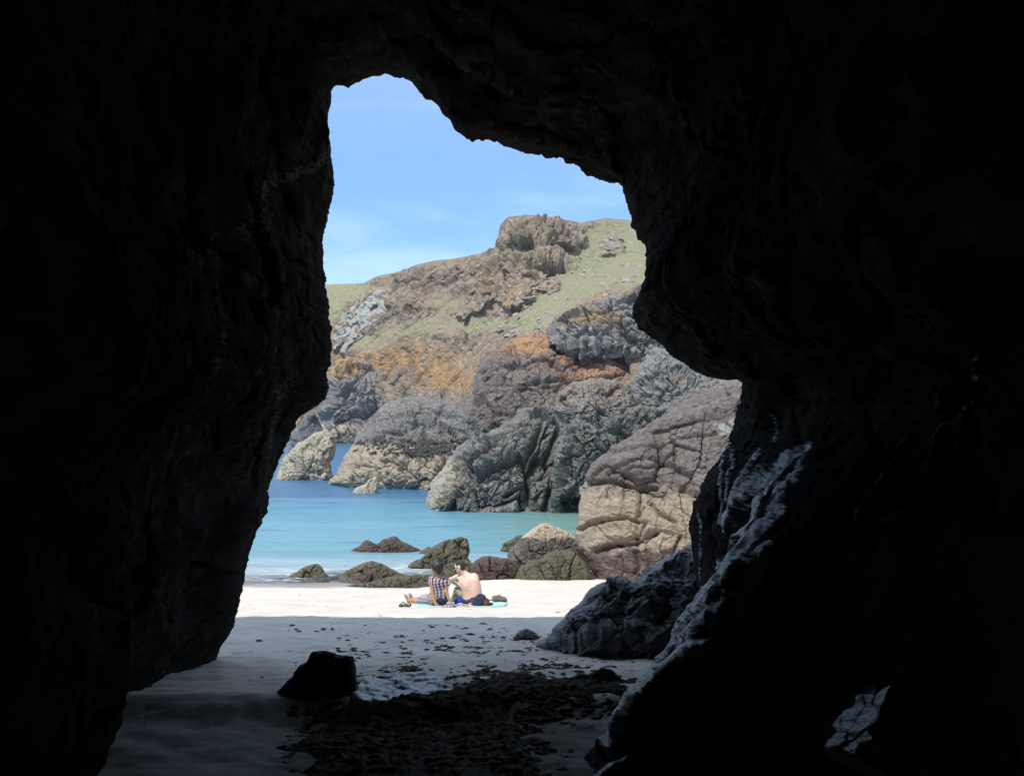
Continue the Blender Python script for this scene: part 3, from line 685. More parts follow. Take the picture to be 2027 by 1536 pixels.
rock('boulder', [(1100,1366),(1110,1351),(1130,1339),(1148,1330),(1164,1335),(1178,1325),(1192,1320),(1210,1323),(1225,1336),(1240,1350),(1250,1366),(1238,1378),(1110,1378)],
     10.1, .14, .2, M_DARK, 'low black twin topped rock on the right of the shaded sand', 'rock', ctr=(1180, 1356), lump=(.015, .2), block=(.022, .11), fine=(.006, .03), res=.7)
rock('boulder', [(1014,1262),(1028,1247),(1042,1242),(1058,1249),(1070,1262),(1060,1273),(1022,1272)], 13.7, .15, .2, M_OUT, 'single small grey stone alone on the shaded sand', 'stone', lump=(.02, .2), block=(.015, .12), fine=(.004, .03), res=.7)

# ------------------------------------------------------------------ cave
MOUTH = [(350,1420),(425,1330),(430,1305),(437,1280),(455,1255),(465,1235),(470,1215),(478,1180),(487,1140),(495,1095),(507,1062),(519,1037),(530,1010),(534,990),(532,970),(540,945),(560,900),(568,882),
 (580,858),(589,835),(592,825),(608,817),(630,803),(648,788),(655,772),(651,745),(649,735),(658,722),(655,705),(660,690),(657,668),(660,650),(652,630),(655,610),(648,580),(645,545),(641,510),(641,480),(647,450),(655,410),(662,380),(662,350),(657,315),(655,290),(650,255),
 (652,230),(657,205),(657,178),(668,172),(690,174),(715,162),(740,155),(763,147),(785,157),(803,158),(818,168),(826,178),(841,199),(852,199),(868,212),(876,227),(892,240),(899,258),(915,272),(935,281),(958,281),(962,277),(985,287),(1005,296),(1028,303),(1050,307),
 (1075,311),(1082,318),(1092,318),(1112,314),(1118,325),(1135,326),(1148,332),(1150,341),(1165,350),(1185,360),(1225,364),(1232,378),(1240,408),(1250,438),(1247,448),(1262,470),(1277,492),(1277,530),(1274,555),(1266,580),
 (1253,600),(1250,625),(1260,645),(1278,662),(1292,672),(1308,682),(1324,702),(1340,714),(1358,724),(1376,738),(1396,746),(1420,751),(1442,753),(1455,749),(1469,757),(1467,778),(1460,800),(1453,825),(1446,855),(1434,882),(1424,906),(1405,926),(1391,950),(1381,976),(1368,1002),(1362,1030),
 (1364,1060),(1369,1095),(1373,1130),(1381,1170),(1386,1205),(1392,1250),(1400,1330),(1420,1420),(1420,1640),(900,1680),(380,1640)]
YM = 11.5
NM = 1500
mo = resample_closed(MOUTH, NM, 1)
# ragged edge of the rock lip
arc = np.arange(NM) / NM * 2 * math.pi
cc = np.stack([np.cos(arc) * 40, np.sin(arc) * 40, 0 * arc], -1)
mw = at(mo[:, 0], mo[:, 1], YM)[:, [0, 2]]
C0 = np.array([(980 - CX) / F * YM, ZC + 35 / F * YM])
dirv = mw - C0
rad = np.linalg.norm(dirv, axis=1); dirn = dirv / rad[:, None]
rad = rad + 0.022 * fbm(cc * 1.1, 3) + 0.014 * ridged(cc * 2.2, 2)
# angle-sorted radius lookups for near ridges of the walls
ang = np.arctan2(dirn[:, 1], dirn[:, 0])
def lookup(pix, Y):
    w = at(np.array([p[0] for p in pix], float), np.array([p[1] for p in pix], float), Y)[:, [0, 2]] - C0
    a = np.arctan2(w[:, 1], w[:, 0]); r = np.linalg.norm(w, axis=1)
    k = np.argsort(a)
    return a[k], r[k]
RA, RR = lookup([(1120,1640),(1172,1510),(1240,1420),(1290,1345),(1330,1300),(1400,1190),(1470,1095),(1545,1010),(1620,905),(1680,800)], 7.7)
LA, LR = lookup([(150,1700),(205,1536),(238,1400),(246,1250),(262,1000),(275,800),(275,600),(260,380)], 7.3)
ang2 = np.where(ang < 0, ang + 2 * math.pi, ang)
LA2 = np.where(LA < 0, LA + 2 * math.pi, LA); k = np.argsort(LA2); LA2, LR2 = LA2[k], LR[k]
tR = np.interp(ang, RA, RR); inR = smooth01((ang - RA[0] + .05) / 0.1) * smooth01((RA[-1] - ang) / 0.25)
tL = np.interp(ang2, LA2, LR2); inL = smooth01((ang2 - LA2[0]) / 0.25) * smooth01((LA2[-1] - ang2) / 0.15)

Ys = np.concatenate([np.linspace(11.9, 11.3, 36), np.linspace(11.27, 6.0, 190), np.linspace(5.95, 0, 50), np.linspace(-0.3, -5.5, 14)])
rings = []
for Y in Ys:
    s = YM - Y
    if s < 0:
        r = rad * (1 + 0.35 * (-s) ** 1.5) + 0.12 * (-s)
    else:
        grow = 1 + 0.10 * smooth01(s / 1.2) + 0.16 * smooth01((s - 1.2) / 5)
        if Y < 0: grow *= max(0.02, 1 - ((-Y) / 5.5) ** 2)
        r = rad * grow
        wR = math.exp(-((Y - 7.7) / (1.5 if Y > 7.7 else 1.1)) ** 2)
        wL = math.exp(-((Y - 7.3) / (0.9 if Y > 7.3 else 2.2)) ** 2)
        r = r + np.minimum(tR - r, 0) * wR * inR
        r = r + np.minimum(tL - r, 0) * wL * inL
    xy = C0 + dirn * r[:, None]
    rings.append(np.stack([xy[:, 0], np.full(NM, Y), xy[:, 1]], -1))
CV = np.array(rings)
nr = len(CV)
V = CV.reshape(-1, 3)
Q = grid_faces(nr, NM, True)
N = vnormals(V, Q)
cen = np.stack([np.full(len(V), C0[0]), V[:, 1], np.full(len(V), C0[1])], -1)
if ((cen - V) * N).sum(1).mean() < 0: N = -N; Q = Q[:, ::-1]
w = smooth01((YM - V[:, 1] - 0.03) / 0.9)
sgn = np.where(V[:, 0] > 0, 1.0, -1.0)
# foliation dips: planes lean up to the right on both walls
ca, sa = math.cos(0.85), math.sin(0.85)
ps = np.stack([V[:, 0] * ca + V[:, 2] * sa, V[:, 1] * 0.9, -V[:, 0] * sa + V[:, 2] * ca + 0.35 * V[:, 1]], -1)
d = w * (0.18 * fbm(V / 1.3, 3) + 0.05 * ridged(ps * np.array([0.5, 0.6, 1.6]), 3) + 0.07 * facet(ps / 0.9 * np.array([.6, .6, 1.3]))) \
    + (0.6 + 0.4 * w) * 0.016 * facet(V / 0.2) + (0.2 + .8 * w) * 0.012 * fbm(V / 0.07, 3)
d = d * np.where(V[:, 1] > YM, 0.3, 1)
inner = (V + N * d[:, None]).reshape(nr, NM, 3)
# raised wet ridges, their lit glints painted as paler colour: a band along the crest of the right wall, thin streaks elsewhere
GLINT_LINES = [([(1590,880),(1540,960),(1500,1040),(1470,1100)], 8, .95), ([(1620,905),(1562,985),(1530,1045)], 6, .85), ([(1560,1010),(1500,1080),(1440,1160),(1400,1240)], 7, .9), ([(1520,900),(1480,970),(1450,1060)], 5, .8), ([(1430,900),(1440,960),(1425,1030)], 5, .75), ([(1200,1470),(1215,1448),(1260,1385),(1310,1320),(1350,1275),(1395,1215)], 14, 1.0), ([(1310,1325),(1370,1290),(1405,1285)], 16, 1.0), ([(1350,1275),(1400,1190),(1440,1130),(1480,1080),(1535,1040)], 9, 1.0), ([(1400,1210),(1430,1180),(1470,1120),(1530,1090)], 7, .9),
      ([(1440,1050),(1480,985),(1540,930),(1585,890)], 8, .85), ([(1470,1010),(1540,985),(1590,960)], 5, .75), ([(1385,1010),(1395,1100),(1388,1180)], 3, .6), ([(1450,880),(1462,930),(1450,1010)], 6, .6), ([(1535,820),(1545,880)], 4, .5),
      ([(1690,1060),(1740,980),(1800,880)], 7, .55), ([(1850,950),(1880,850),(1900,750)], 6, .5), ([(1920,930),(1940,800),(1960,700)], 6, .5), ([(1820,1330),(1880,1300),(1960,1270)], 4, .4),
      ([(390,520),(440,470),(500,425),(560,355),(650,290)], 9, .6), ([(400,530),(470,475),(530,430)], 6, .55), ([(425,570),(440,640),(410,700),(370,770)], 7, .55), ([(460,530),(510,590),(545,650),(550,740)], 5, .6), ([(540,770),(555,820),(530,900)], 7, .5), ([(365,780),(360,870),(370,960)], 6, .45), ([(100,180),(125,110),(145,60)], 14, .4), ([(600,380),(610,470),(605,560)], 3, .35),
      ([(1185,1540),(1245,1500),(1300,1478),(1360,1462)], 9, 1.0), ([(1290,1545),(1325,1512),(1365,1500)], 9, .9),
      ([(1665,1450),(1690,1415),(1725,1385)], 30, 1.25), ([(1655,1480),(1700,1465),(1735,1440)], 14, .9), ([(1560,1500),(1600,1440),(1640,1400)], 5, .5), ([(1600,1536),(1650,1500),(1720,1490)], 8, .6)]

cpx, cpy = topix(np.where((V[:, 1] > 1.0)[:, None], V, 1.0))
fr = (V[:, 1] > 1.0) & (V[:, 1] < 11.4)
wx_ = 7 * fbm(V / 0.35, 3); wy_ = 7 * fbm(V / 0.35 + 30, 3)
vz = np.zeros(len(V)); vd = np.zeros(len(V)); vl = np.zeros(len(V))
for pl, wd_, st in GLINT_LINES:
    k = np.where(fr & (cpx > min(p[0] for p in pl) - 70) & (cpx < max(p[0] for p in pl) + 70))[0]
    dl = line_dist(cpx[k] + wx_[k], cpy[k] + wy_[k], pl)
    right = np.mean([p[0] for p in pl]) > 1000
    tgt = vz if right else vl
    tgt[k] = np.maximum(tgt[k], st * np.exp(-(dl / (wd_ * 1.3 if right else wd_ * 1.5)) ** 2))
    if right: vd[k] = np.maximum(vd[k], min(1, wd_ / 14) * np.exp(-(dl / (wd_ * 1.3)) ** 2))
inner = inner + (N * (0.05 * vd * (0.5 + 1.1 * ridged(ps * np.array([.8, 1, 5.0]), 3)))[:, None]).reshape(nr, NM, 3)
# outer cliff mass: face, top and far side, closing behind the viewer
sq = []
for i in range(NM):
    c_, s_ = dirn[i]
    t = min(16 / max(abs(c_), 1e-6), (7.6 / s_ if s_ > 0 else 7.0 / max(-s_, 1e-6)))
    sq.append(C0 + np.array([c_, s_]) * t)
sq = np.array(sq)
outer = []
first = inner[0][:, [0, 2]]
for t, Y in ((0.06, 12.05), (0.15, 12.2), (0.3, 12.3), (0.6, 12.25), (0.9, 12.15), (1.0, 11.9)):
    q = first + (sq - first) * t
    outer.append(np.stack([q[:, 0], np.full(NM, Y), q[:, 1]], -1))
for t, Y in ((1.03, 9), (1.05, 2), (1.05, -7), (0.5, -8), (0.02, -8)):
    q = C0 + (sq - C0) * t
    outer.append(np.stack([q[:, 0], np.full(NM, Y), q[:, 1]], -1))
OUT = np.array(outer)
op = OUT.reshape(-1, 3)
nz = 0.22 * fbm(op / np.array([2.2, 2.2, 2.2]), 3)
OUT[:6] = (op + np.stack([0 * nz, 0.5 * nz, 0.5 * nz], -1)).reshape(OUT.shape)[:6]
ALLR = np.concatenate([OUT[::-1], inner], 0)
Q = grid_faces(len(ALLR), NM, True)
b = NB('cave_rock'); P = b.pos()
M1 = b.mapping(P, (1, 0.9, 2.6), (0, 0.85, 0.3))
n1 = b.noise(M1, 1.3, 7, 0.62, 0.5); n2 = b.noise(M1, 6, 6, 0.65, 0.4); n3 = b.noise(P, 30, 5, 0.7)
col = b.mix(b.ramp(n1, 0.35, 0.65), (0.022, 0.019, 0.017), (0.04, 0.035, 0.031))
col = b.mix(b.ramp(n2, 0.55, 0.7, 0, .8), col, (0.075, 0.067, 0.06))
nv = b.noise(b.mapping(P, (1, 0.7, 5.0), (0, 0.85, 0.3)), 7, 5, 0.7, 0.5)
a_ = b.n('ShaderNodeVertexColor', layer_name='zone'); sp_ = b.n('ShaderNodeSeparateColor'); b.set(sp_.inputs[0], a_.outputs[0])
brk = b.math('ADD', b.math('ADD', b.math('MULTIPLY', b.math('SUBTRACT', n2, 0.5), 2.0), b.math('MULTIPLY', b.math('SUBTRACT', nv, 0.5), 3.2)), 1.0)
glint_paint = b.ramp(b.math('MULTIPLY', sp_.outputs[0], brk), 0.28, 0.85)
col = b.mix(glint_paint, col, b.mix(b.ramp(nv, .3, .65), (0.06, 0.06, 0.066), (0.27, 0.27, 0.29)))  # paler colour painted where the wet ridges would catch the light
vl_ = b.ramp(b.math('MULTIPLY', sp_.outputs[1], brk), 0.2, 0.75)
col = b.mix(vl_, col, b.mix(b.ramp(nv, .3, .65), (0.06, 0.054, 0.05), (0.15, 0.14, 0.13)))  # fainter sheen streaks painted on the left wall
nn = b.bump(n1, 0.5, 0.12); nn = b.bump(n2, 0.7, 0.045, nn); nn = b.bump(n3, 0.55, 0.012, nn)
M_CAVE = b.done(b.princ(col, b.fmix(glint_paint, 0.85, 0.27), b.fmix(glint_paint, 0.012, 0.9), nn))
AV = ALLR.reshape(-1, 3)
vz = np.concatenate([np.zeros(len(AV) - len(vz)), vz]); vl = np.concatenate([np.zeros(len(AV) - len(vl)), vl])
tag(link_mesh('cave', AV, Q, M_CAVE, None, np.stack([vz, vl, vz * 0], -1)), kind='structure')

exec_rest = True
# ------------------------------------------------------------------ seaweed
def lumps(centres, sizes, squash, seed, long=1.6):
    """small irregular low lumps, each an 8-sided dome."""
    r = np.random.default_rng(seed)
    VV, TT = [], []
    k = 9
    for i, (c, s) in enumerate(zip(centres, sizes)):
        th = np.linspace(0, 2 * math.pi, k, endpoint=False) + r.random() * 6
        el = 1.0 + long * r.random(); ro = r.normal() * 0.35
        b0 = len(VV) * 0 + sum(len(v) for v in VV)
        ring = []
        for h, f in ((-0.25, 1.0), (0.35, 0.8), (0.8, 0.4)):
            rr_ = s * f * (0.7 + 0.6 * r.random(k))
            x = np.cos(th) * rr_ * el; y = np.sin(th) * rr_
            ring.append(np.stack([c[0] + x * math.cos(ro) - y * math.sin(ro), c[1] + x * math.sin(ro) + y * math.cos(ro), c[2] + squash * s * (h + 0.3 * r.normal(size=k))], -1))
        VV.append(np.vstack(ring + [np.array([[c[0], c[1], c[2] + squash * s]])]))
        for a in range(2):
            for j in range(k):
                p, q = b0 + a * k + j, b0 + a * k + (j + 1) % k
                TT += [(p, q, q + k), (p, q + k, p + k)]
        for j in range(k): TT.append((b0 + 2 * k + j, b0 + 2 * k + (j + 1) % k, b0 + 3 * k))
    return np.vstack(VV), TT

b = NB('seaweed'); P = b.pos()
n2 = b.noise(P, 12, 5, .7)
M_KELP = b.done(b.princ(b.mix(b.ramp(n2, .35, .65), (0.03, 0.0235, 0.018), (0.085, 0.068, 0.052)), 0.85, 0.08, b.bump(n2, .5, .02)))
MAT = [(560,1480),(640,1420),(690,1392),(720,1380),(790,1378),(870,1374),(930,1358),(985,1338),(1060,1345),(1150,1352),(1240,1358),(1240,1378),(1140,1384),(1070,1392),(1020,1410),(1050,1450),(1075,1500),(1090,1560),(1000,1640),(600,1640),(620,1560),(600,1530)]
def gz3(x, Y): return np.array([x, Y, float(ground(x, Y))])
cs, sz = [], []
r = np.random.default_rng(3)
while len(cs) < 2600:
    px, py = r.uniform(480, 1260), r.uniform(1232, 1350)
    dens = 0.05 + 0.95 * math.exp(-((px - 960) / 190) ** 2) * min(1, (py - 1225) / 75)
    nz = 0.5 + pn(np.array([[px / 60, py / 12, 0.3]]))[0]
    if r.random() < dens * max(0, nz) ** 1.5 * 1.3:
        g = gpt(px, py); cs.append(g); sz.append(0.005 + 0.026 * r.random() ** 4)
while len(cs) < 2680:
    px, py = r.uniform(470, 1180), r.uniform(1172, 1222)
    if r.random() < 0.4: cs.append(gpt(px, py)); sz.append(0.006 + 0.02 * r.random() ** 4)
while len(cs) < 3680:
    px, py = r.uniform(560, 1260), r.uniform(1340, 1536)
    e = -poly_sd(np.array([px]), np.array([py]), MAT)[0]
    if -6 < e < 60 and r.random() < math.exp(-(max(e, 0) / 22) ** 1.2):
        cs.append(gpt(px, py)); sz.append(0.006 + 0.03 * r.random() ** 2.5)
V, T = lumps(cs, sz, 0.5, 5)
b = NB('dry_seaweed'); P = b.pos(); n2 = b.noise(P, 30, 4, .7)
M_WRACK = b.done(b.princ(b.mix(b.ramp(n2, .35, .65), (0.045, 0.036, 0.027), (0.12, 0.098, 0.075)), 0.85, 0.1))
tag(link_mesh('seaweed', V, [], M_WRACK, None, None, True, T), 'dark scraps of seaweed strewn over the shaded sand', 'seaweed', kind='stuff')

# thick drift of weed on the cave floor: a tangled heap
mp = np.array([gpt(*p)[:2] for p in MAT])
mx0, mx1, my0, my1 = mp[:, 0].min(), mp[:, 0].max(), mp[:, 1].min(), mp[:, 1].max()
ux = np.arange(mx0, mx1, 0.013); uy = np.arange(my0, my1, 0.016)
UX, UY = np.meshgrid(ux, uy); ux_, uy_ = UX.ravel(), UY.ravel()
sd = poly_sd(ux_, uy_, mp)
q3 = np.stack([ux_, uy_, 0 * ux_], -1)
sdn = sd + 0.14 * fbm(q3 * 2.6, 4)
h = np.clip(sdn / 0.3, -1, 1)
hz = ground(ux_, uy_) + 0.06 * h - 0.015 + np.where(h > 0, 1, 0) * (0.03 * ridged(q3 * np.array([3.0, 4.5, 1]), 4) * np.clip(h * 2, 0, 1) + 0.02 * fbm(q3 * 16, 3))
tag(link_mesh('seaweed', np.stack([ux_, uy_, hz], -1), grid_faces(len(uy), len(ux)), M_KELP), 'thick dark drift of seaweed heaped on the cave floor', 'seaweed', kind='stuff')

# pale stones scattered over the grassy slope
b = NB('pale_stone'); P = b.pos(); n2 = b.noise(P, 2, 3)
M_STONE = b.done(b.princ(b.mix(n2, (0.26, 0.25, 0.23), (0.42, 0.41, 0.38)), .9, .2))
tree_pts = HV2[(hpx > 640) & (hpx < 1290)]
tp, tq = topix(tree_pts)
dn = np.clip(blobs(tp, tq, [(1190, 530, 70, 50, .5), (1090, 590, 90, 40, .5), (1000, 640, 80, 30, .9), (1215, 440, 50, 6, 1.0), (1060, 430, 90, 8, .5), (880, 640, 80, 40, .25), (900, 530, 90, 20, .25)]), 0, 1)
r = np.random.default_rng(11)
sel = np.where(r.random(len(tree_pts)) < dn * 0.03)[0]
V, T = lumps(tree_pts[sel], 0.10 + 0.34 * r.random(len(sel)) ** 4, 1.0, 8, 0.4)
tag(link_mesh('stones', V, [], M_STONE, None, None, False, T), 'pale stones and scree scattered over the grassy hillside', 'stones', kind='stuff')

# dark mussel clusters along the top of the headland's barnacle band
hd = [o for o in bpy.data.objects if o.name.startswith('headland')][0]
co = np.zeros(len(hd.data.vertices) * 3, np.float32); hd.data.vertices.foreach_get('co', co)
co = co.reshape(-1, 3) + np.array(hd['_w'])
hx, hy = topix(co)
nzm = fbm(co / 0.9, 3)
okm = (co[:, 1] < 66) & (hx > 690) & (hx < 960) & (np.abs(co[:, 2] - 2.55 - .25 * nzm) < 0.45)
idx = np.where(okm)[0]
r = np.random.default_rng(4)
idx = r.choice(idx, min(len(idx), 420), replace=False)
V, T = lumps(co[idx], 0.05 + 0.08 * r.random(len(idx)), 1.0, 12)
b = NB('mussels')
M_MUS = b.done(b.princ((0.035, 0.033, 0.032), .6, .3))
tag(link_mesh('mussels', V, [], M_MUS, None, None, True, T), 'dark clusters of mussels along the top of the pale tide band', 'mussels', kind='stuff')

# ------------------------------------------------------------------ people
def J(px, py, Y): return at(px, py, Y)

class SDF:
    def __init__(s, lo, hi, res):
        s.lo, s.res = np.array(lo, float), res
        s.n = np.ceil((np.array(hi) - s.lo) / res).astype(int) + 1
        s.d = np.full(s.n, 0.5, np.float32)
    def _box(s, lo, hi):
        a = np.clip(np.floor((lo - s.lo) / s.res).astype(int), 0, s.n)
        e = np.clip(np.ceil((hi - s.lo) / s.res).astype(int) + 1, 0, s.n)
        ax = [s.lo[k] + s.res * np.arange(a[k], e[k]) for k in range(3)]
        P = np.stack(np.meshgrid(*ax, indexing='ij'), -1)
        return tuple(slice(a[k], e[k]) for k in range(3)), P
    def _apply(s, sl, d, k, sub):
        if min(d.shape) == 0: return
        o = s.d[sl]
        if sub:
            d = -d; h = np.clip(0.5 - 0.5 * (o - d) / k, 0, 1)
            s.d[sl] = o * (1 - h) + d * h + k * h * (1 - h)
        else:
            h = np.clip(0.5 + 0.5 * (d - o) / k, 0, 1)
            s.d[sl] = d * (1 - h) + o * h - k * h * (1 - h)
    def cone(s, a, c, ra, rb, k=0.03, sub=False):
        a, c = np.array(a, float), np.array(c, float)
        m = max(ra, rb) + 2 * k + 0.02
        sl, P = s._box(np.minimum(a, c) - m, np.maximum(a, c) + m)
        ba = c - a
        t = np.clip(((P - a) @ ba) / max(ba @ ba, 1e-9), 0, 1)
        d = np.linalg.norm(P - a - t[..., None] * ba, axis=-1) - (ra + (rb - ra) * t)
        s._apply(sl, d.astype(np.float32), k, sub)
    def ell(s, c, r, k=0.03, f=None, sub=False):
        """ellipsoid with radii r along f (forward), side, up"""
        c, r = np.array(c, float), np.array(r, float)
        m = r.max() + 2 * k + 0.02
        sl, P = s._box(c - m, c + m)
        f = np.array(f if f is not None else (0, 1, 0), float); f /= np.linalg.norm(f)
        u = np.array([0, 0, 1.0]) - f * f[2]; u /= np.linalg.norm(u)
        w = np.cross(f, u)
        q = (P - c) @ np.stack([f, w, u], -1)
        k0 = np.linalg.norm(q / r, axis=-1); k1 = np.linalg.norm(q / (r * r), axis=-1)
        d = k0 * (k0 - 1) / np.maximum(k1, 1e-6)
        s._apply(sl, d.astype(np.float32), k, sub)
    def mesh(s):
        d = s.d; ins = d < 0
        n = s.n
        cnt = np.zeros(n - 1); acc = np.zeros((*(n - 1), 3))
        def cell(i, j, k): return (slice(i, n[0] - 1 + i), slice(j, n[1] - 1 + j), slice(k, n[2] - 1 + k))
        corners = [(i, j, k) for i in (0, 1) for j in (0, 1) for k in (0, 1)]
        for c0 in corners:
            for ax in range(3):
                if c0[ax]: continue
                c1 = list(c0); c1[ax] = 1
                v0, v1 = d[cell(*c0)], d[cell(*c1)]
                m = (v0 < 0) != (v1 < 0)
                t = np.where(m, v0 / np.where(m, v0 - v1, 1), 0)
                for k in range(3):
                    acc[..., k] += np.where(m, c0[k] + (t if k == ax else 0), 0)
                cnt += m
        act = cnt > 0
        idx = np.full(n - 1, -1); idx[act] = np.arange(act.sum())
        ijk = np.argwhere(act)
        V = s.lo + s.res * (ijk + acc[act] / cnt[act][:, None])
        Fs = []
        for ax in range(3):
            a, b_ = (ax + 1) % 3, (ax + 2) % 3
            sl0 = [slice(None)] * 3; sl1 = [slice(None)] * 3
            sl0[ax] = slice(0, n[ax] - 1); sl1[ax] = slice(1, n[ax])
            m = ins[tuple(sl0)] != ins[tuple(sl1)]
            e = np.argwhere(m)
            e = e[(e[:, a] > 0) & (e[:, b_] > 0) & (e[:, a] < n[a] - 1) & (e[:, b_] < n[b_] - 1)]
            fl = ins[tuple(sl0)][tuple(e.T)]
            def id_(da, db):
                q = e.copy(); q[:, a] -= da; q[:, b_] -= db
                return idx[tuple(q.T)]
            qd = np.stack([id_(1, 1), id_(0, 1), id_(0, 0), id_(1, 0)], -1)
            qd[~fl] = qd[~fl][:, ::-1]
            Fs.append(qd)
        Q = np.vstack(Fs); Q = Q[(Q >= 0).all(1)]
        # light smoothing
        for _ in range(2):
            A = np.zeros_like(V); c = np.zeros(len(V))
            for k in range(4):
                for m in (1, 3):
                    np.add.at(A, Q[:, k], V[Q[:, (k + m) % 4]]); np.add.at(c, Q[:, k], 1)
            V = 0.6 * V + 0.4 * A / np.maximum(c, 1)[:, None]
        return V, Q

def hand(s, wrist, knuck, normal, spread, flen=0.085, curl=0.25, thumb_side=1):
    """palm plus five separate fingers; normal = back-of-hand direction"""
    wrist, knuck = np.array(wrist), np.array(knuck)
    f = knuck - wrist; L0 = np.linalg.norm(f); f /= L0
    n = np.array(normal, float); n -= f * (n @ f); n /= np.linalg.norm(n)
    sd = np.cross(f, n)
    for q in (-1, 0, 1):
        s.cone(wrist + sd * 0.012 * q, knuck + sd * 0.026 * q, 0.017, 0.012, 0.012)
    for i, (off, ln) in enumerate(((-0.033, .82), (-0.011, 1.0), (0.011, .95), (0.033, .75))):
        a = knuck + sd * off
        d1 = f + sd * off * spread * 12; d1 /= np.linalg.norm(d1)
        b1 = a + d1 * flen * ln * 0.5 - n * 0.004
        c1 = b1 + (d1 - n * curl) / np.linalg.norm(d1 - n * curl) * flen * ln * 0.5
        s.cone(a, b1, 0.0095, 0.0085, 0.004); s.cone(b1, c1, 0.0085, 0.007, 0.003)
    a = wrist + f * L0 * 0.35 + sd * 0.026 * thumb_side
    d1 = f * 0.6 + sd * 0.8 * thumb_side - n * 0.15; d1 /= np.linalg.norm(d1)
    b1 = a + d1 * 0.035; c1 = b1 + (d1 + f * .6) / np.linalg.norm(d1 + f * .6) * 0.032
    s.cone(a, b1, 0.012, 0.010, 0.006); s.cone(b1, c1, 0.010, 0.008, 0.003)

def head(s, c, f, h=0.115, nose=0.016):
    """skull, jaw, nose, lips, brow, ears; f = facing"""
    c = np.array(c, float); f = np.array(f, float); f /= np.linalg.norm(f)
    u = np.array([0, 0, 1.0]) - f * f[2]; u /= np.linalg.norm(u); sd = np.cross(f, u)
    s.ell(c + u * 0.02, (0.098, 0.077, 0.095), 0.02, f)
    s.ell(c + f * 0.03 - u * 0.045, (0.062, 0.056, 0.07), 0.03, f)
    s.ell(c + f * 0.065 - u * 0.09, (0.022, 0.026, 0.018), 0.025, f)          # chin
    s.cone(c + f * 0.088 + u * 0.012, c + f * 0.108 - u * 0.028, 0.008, 0.013, 0.012)   # nose
    s.ell(c + f * 0.086 - u * 0.056, (0.012, 0.024, 0.008), 0.008, f)         # lips
    s.cone(c + f * 0.086 + u * 0.03 - sd * 0.035, c + f * 0.086 + u * 0.03 + sd * 0.035, 0.012, 0.012, 0.015)  # brow
    for q in (-1, 1):
        s.ell(c + f * 0.088 + u * 0.008 + sd * 0.033 * q, (0.012, 0.016, 0.011), 0.01, f, sub=True)   # eye sockets
        s.ell(c - f * 0.005 - u * 0.005 + sd * 0.079 * q, (0.02, 0.011, 0.032), 0.008, f)  # ears
    return c, f, u, sd

def skin_mat(name, c, c2):
    b = NB(name); P = b.pos(); n = b.noise(P, 9, 3)
    return b.done(b.princ(b.mix(b.ramp(n, .35, .65), c, c2), .55, .3, b.bump(b.noise(P, 90, 3), .15, .004)))
M_SKW = skin_mat('tan_skin', (0.40, 0.235, 0.15), (0.48, 0.29, 0.19))
M_SKM = skin_mat('fair_skin', (0.72, 0.49, 0.40), (0.80, 0.62, 0.53))
b = NB('black_hair'); P = b.pos()
hn = b.noise(b.mapping(P, (60, 60, 8)), 1.2, 4)
M_HAIRW = b.done(b.princ(b.mix(hn, (0.006, 0.005, 0.006), (0.022, 0.018, 0.02)), .4, .5, b.bump(hn, .8, .01)))
b = NB('dark_brown_hair'); P = b.pos()
hn = b.noise(b.mapping(P, (60, 60, 12)), 1.5, 4)
M_HAIRM = b.done(b.princ(b.mix(hn, (0.02, 0.017, 0.016), (0.065, 0.055, 0.05)), .6, .3, b.bump(hn, .8, .008)))

def plaid():
    b = NB('plaid_cotton'); P = b.pos()
    M = b.mapping(P, (1, 1, 1), (0.0, 0.12, 0.5))
    sp = b.n('ShaderNodeSeparateXYZ'); b.set(sp.inputs[0], M)
    def stripes(v, f, lo, hi):
        return b.ramp(b.math('ABSOLUTE', b.math('SUBTRACT', b.math('FRACT', b.math('MULTIPLY', v, f)), 0.5)), lo, hi)
    a1 = stripes(sp.outputs[0], 21, 0.26, 0.30); a2 = stripes(sp.outputs[2], 17, 0.28, 0.33); a3 = stripes(sp.outputs[1], 17, 0.3, 0.34)
    t1 = stripes(sp.outputs[0], 21, 0.08, 0.04); t2 = stripes(sp.outputs[2], 17, 0.08, 0.04)
    col = b.mix(b.math('MULTIPLY', a1, 0.9), (0.075, 0.035, 0.075), (0.60, 0.55, 0.62))
    col = b.mix(b.math('MULTIPLY', a2, 0.5), col, (0.55, 0.48, 0.57))
    col = b.mix(b.math('MULTIPLY', a3, 0.25), col, (0.5, 0.42, 0.5))
    col = b.mix(b.math('MULTIPLY', t1, 0.7), col, (0.02, 0.012, 0.03)); col = b.mix(b.math('MULTIPLY', t2, 0.7), col, (0.02, 0.012, 0.03))
    return b.done(b.princ(col, .85, .1, b.bump(b.noise(P, 25, 4), .35, .015)))
M_PLAID = plaid()
def cloth(name, c, c2, s=18, bs=.5):
    b = NB(name); P = b.pos(); n = b.noise(P, s, 5, .6, .6)
    return b.done(b.princ(b.mix(b.ramp(n, .35, .65), c, c2), .85, .1, b.bump(n, bs, .02)))
M_NAVY = cloth('navy_cloth', (0.025, 0.032, 0.06), (0.05, 0.062, 0.105))
M_KHAKI = cloth('khaki_cloth', (0.22, 0.21, 0.16), (0.32, 0.31, 0.25), 14, .7)
M_CYAN = cloth('cyan_towel', (0.33, 0.56, 0.58), (0.42, 0.64, 0.65), 40, .3)
M_BLUE = cloth('blue_nylon', (0.02, 0.05, 0.42), (0.03, 0.08, 0.52), 9, .3)
M_BROWN = cloth('brown_leather', (0.09, 0.05, 0.025), (0.15, 0.085, 0.04), 14, .5)
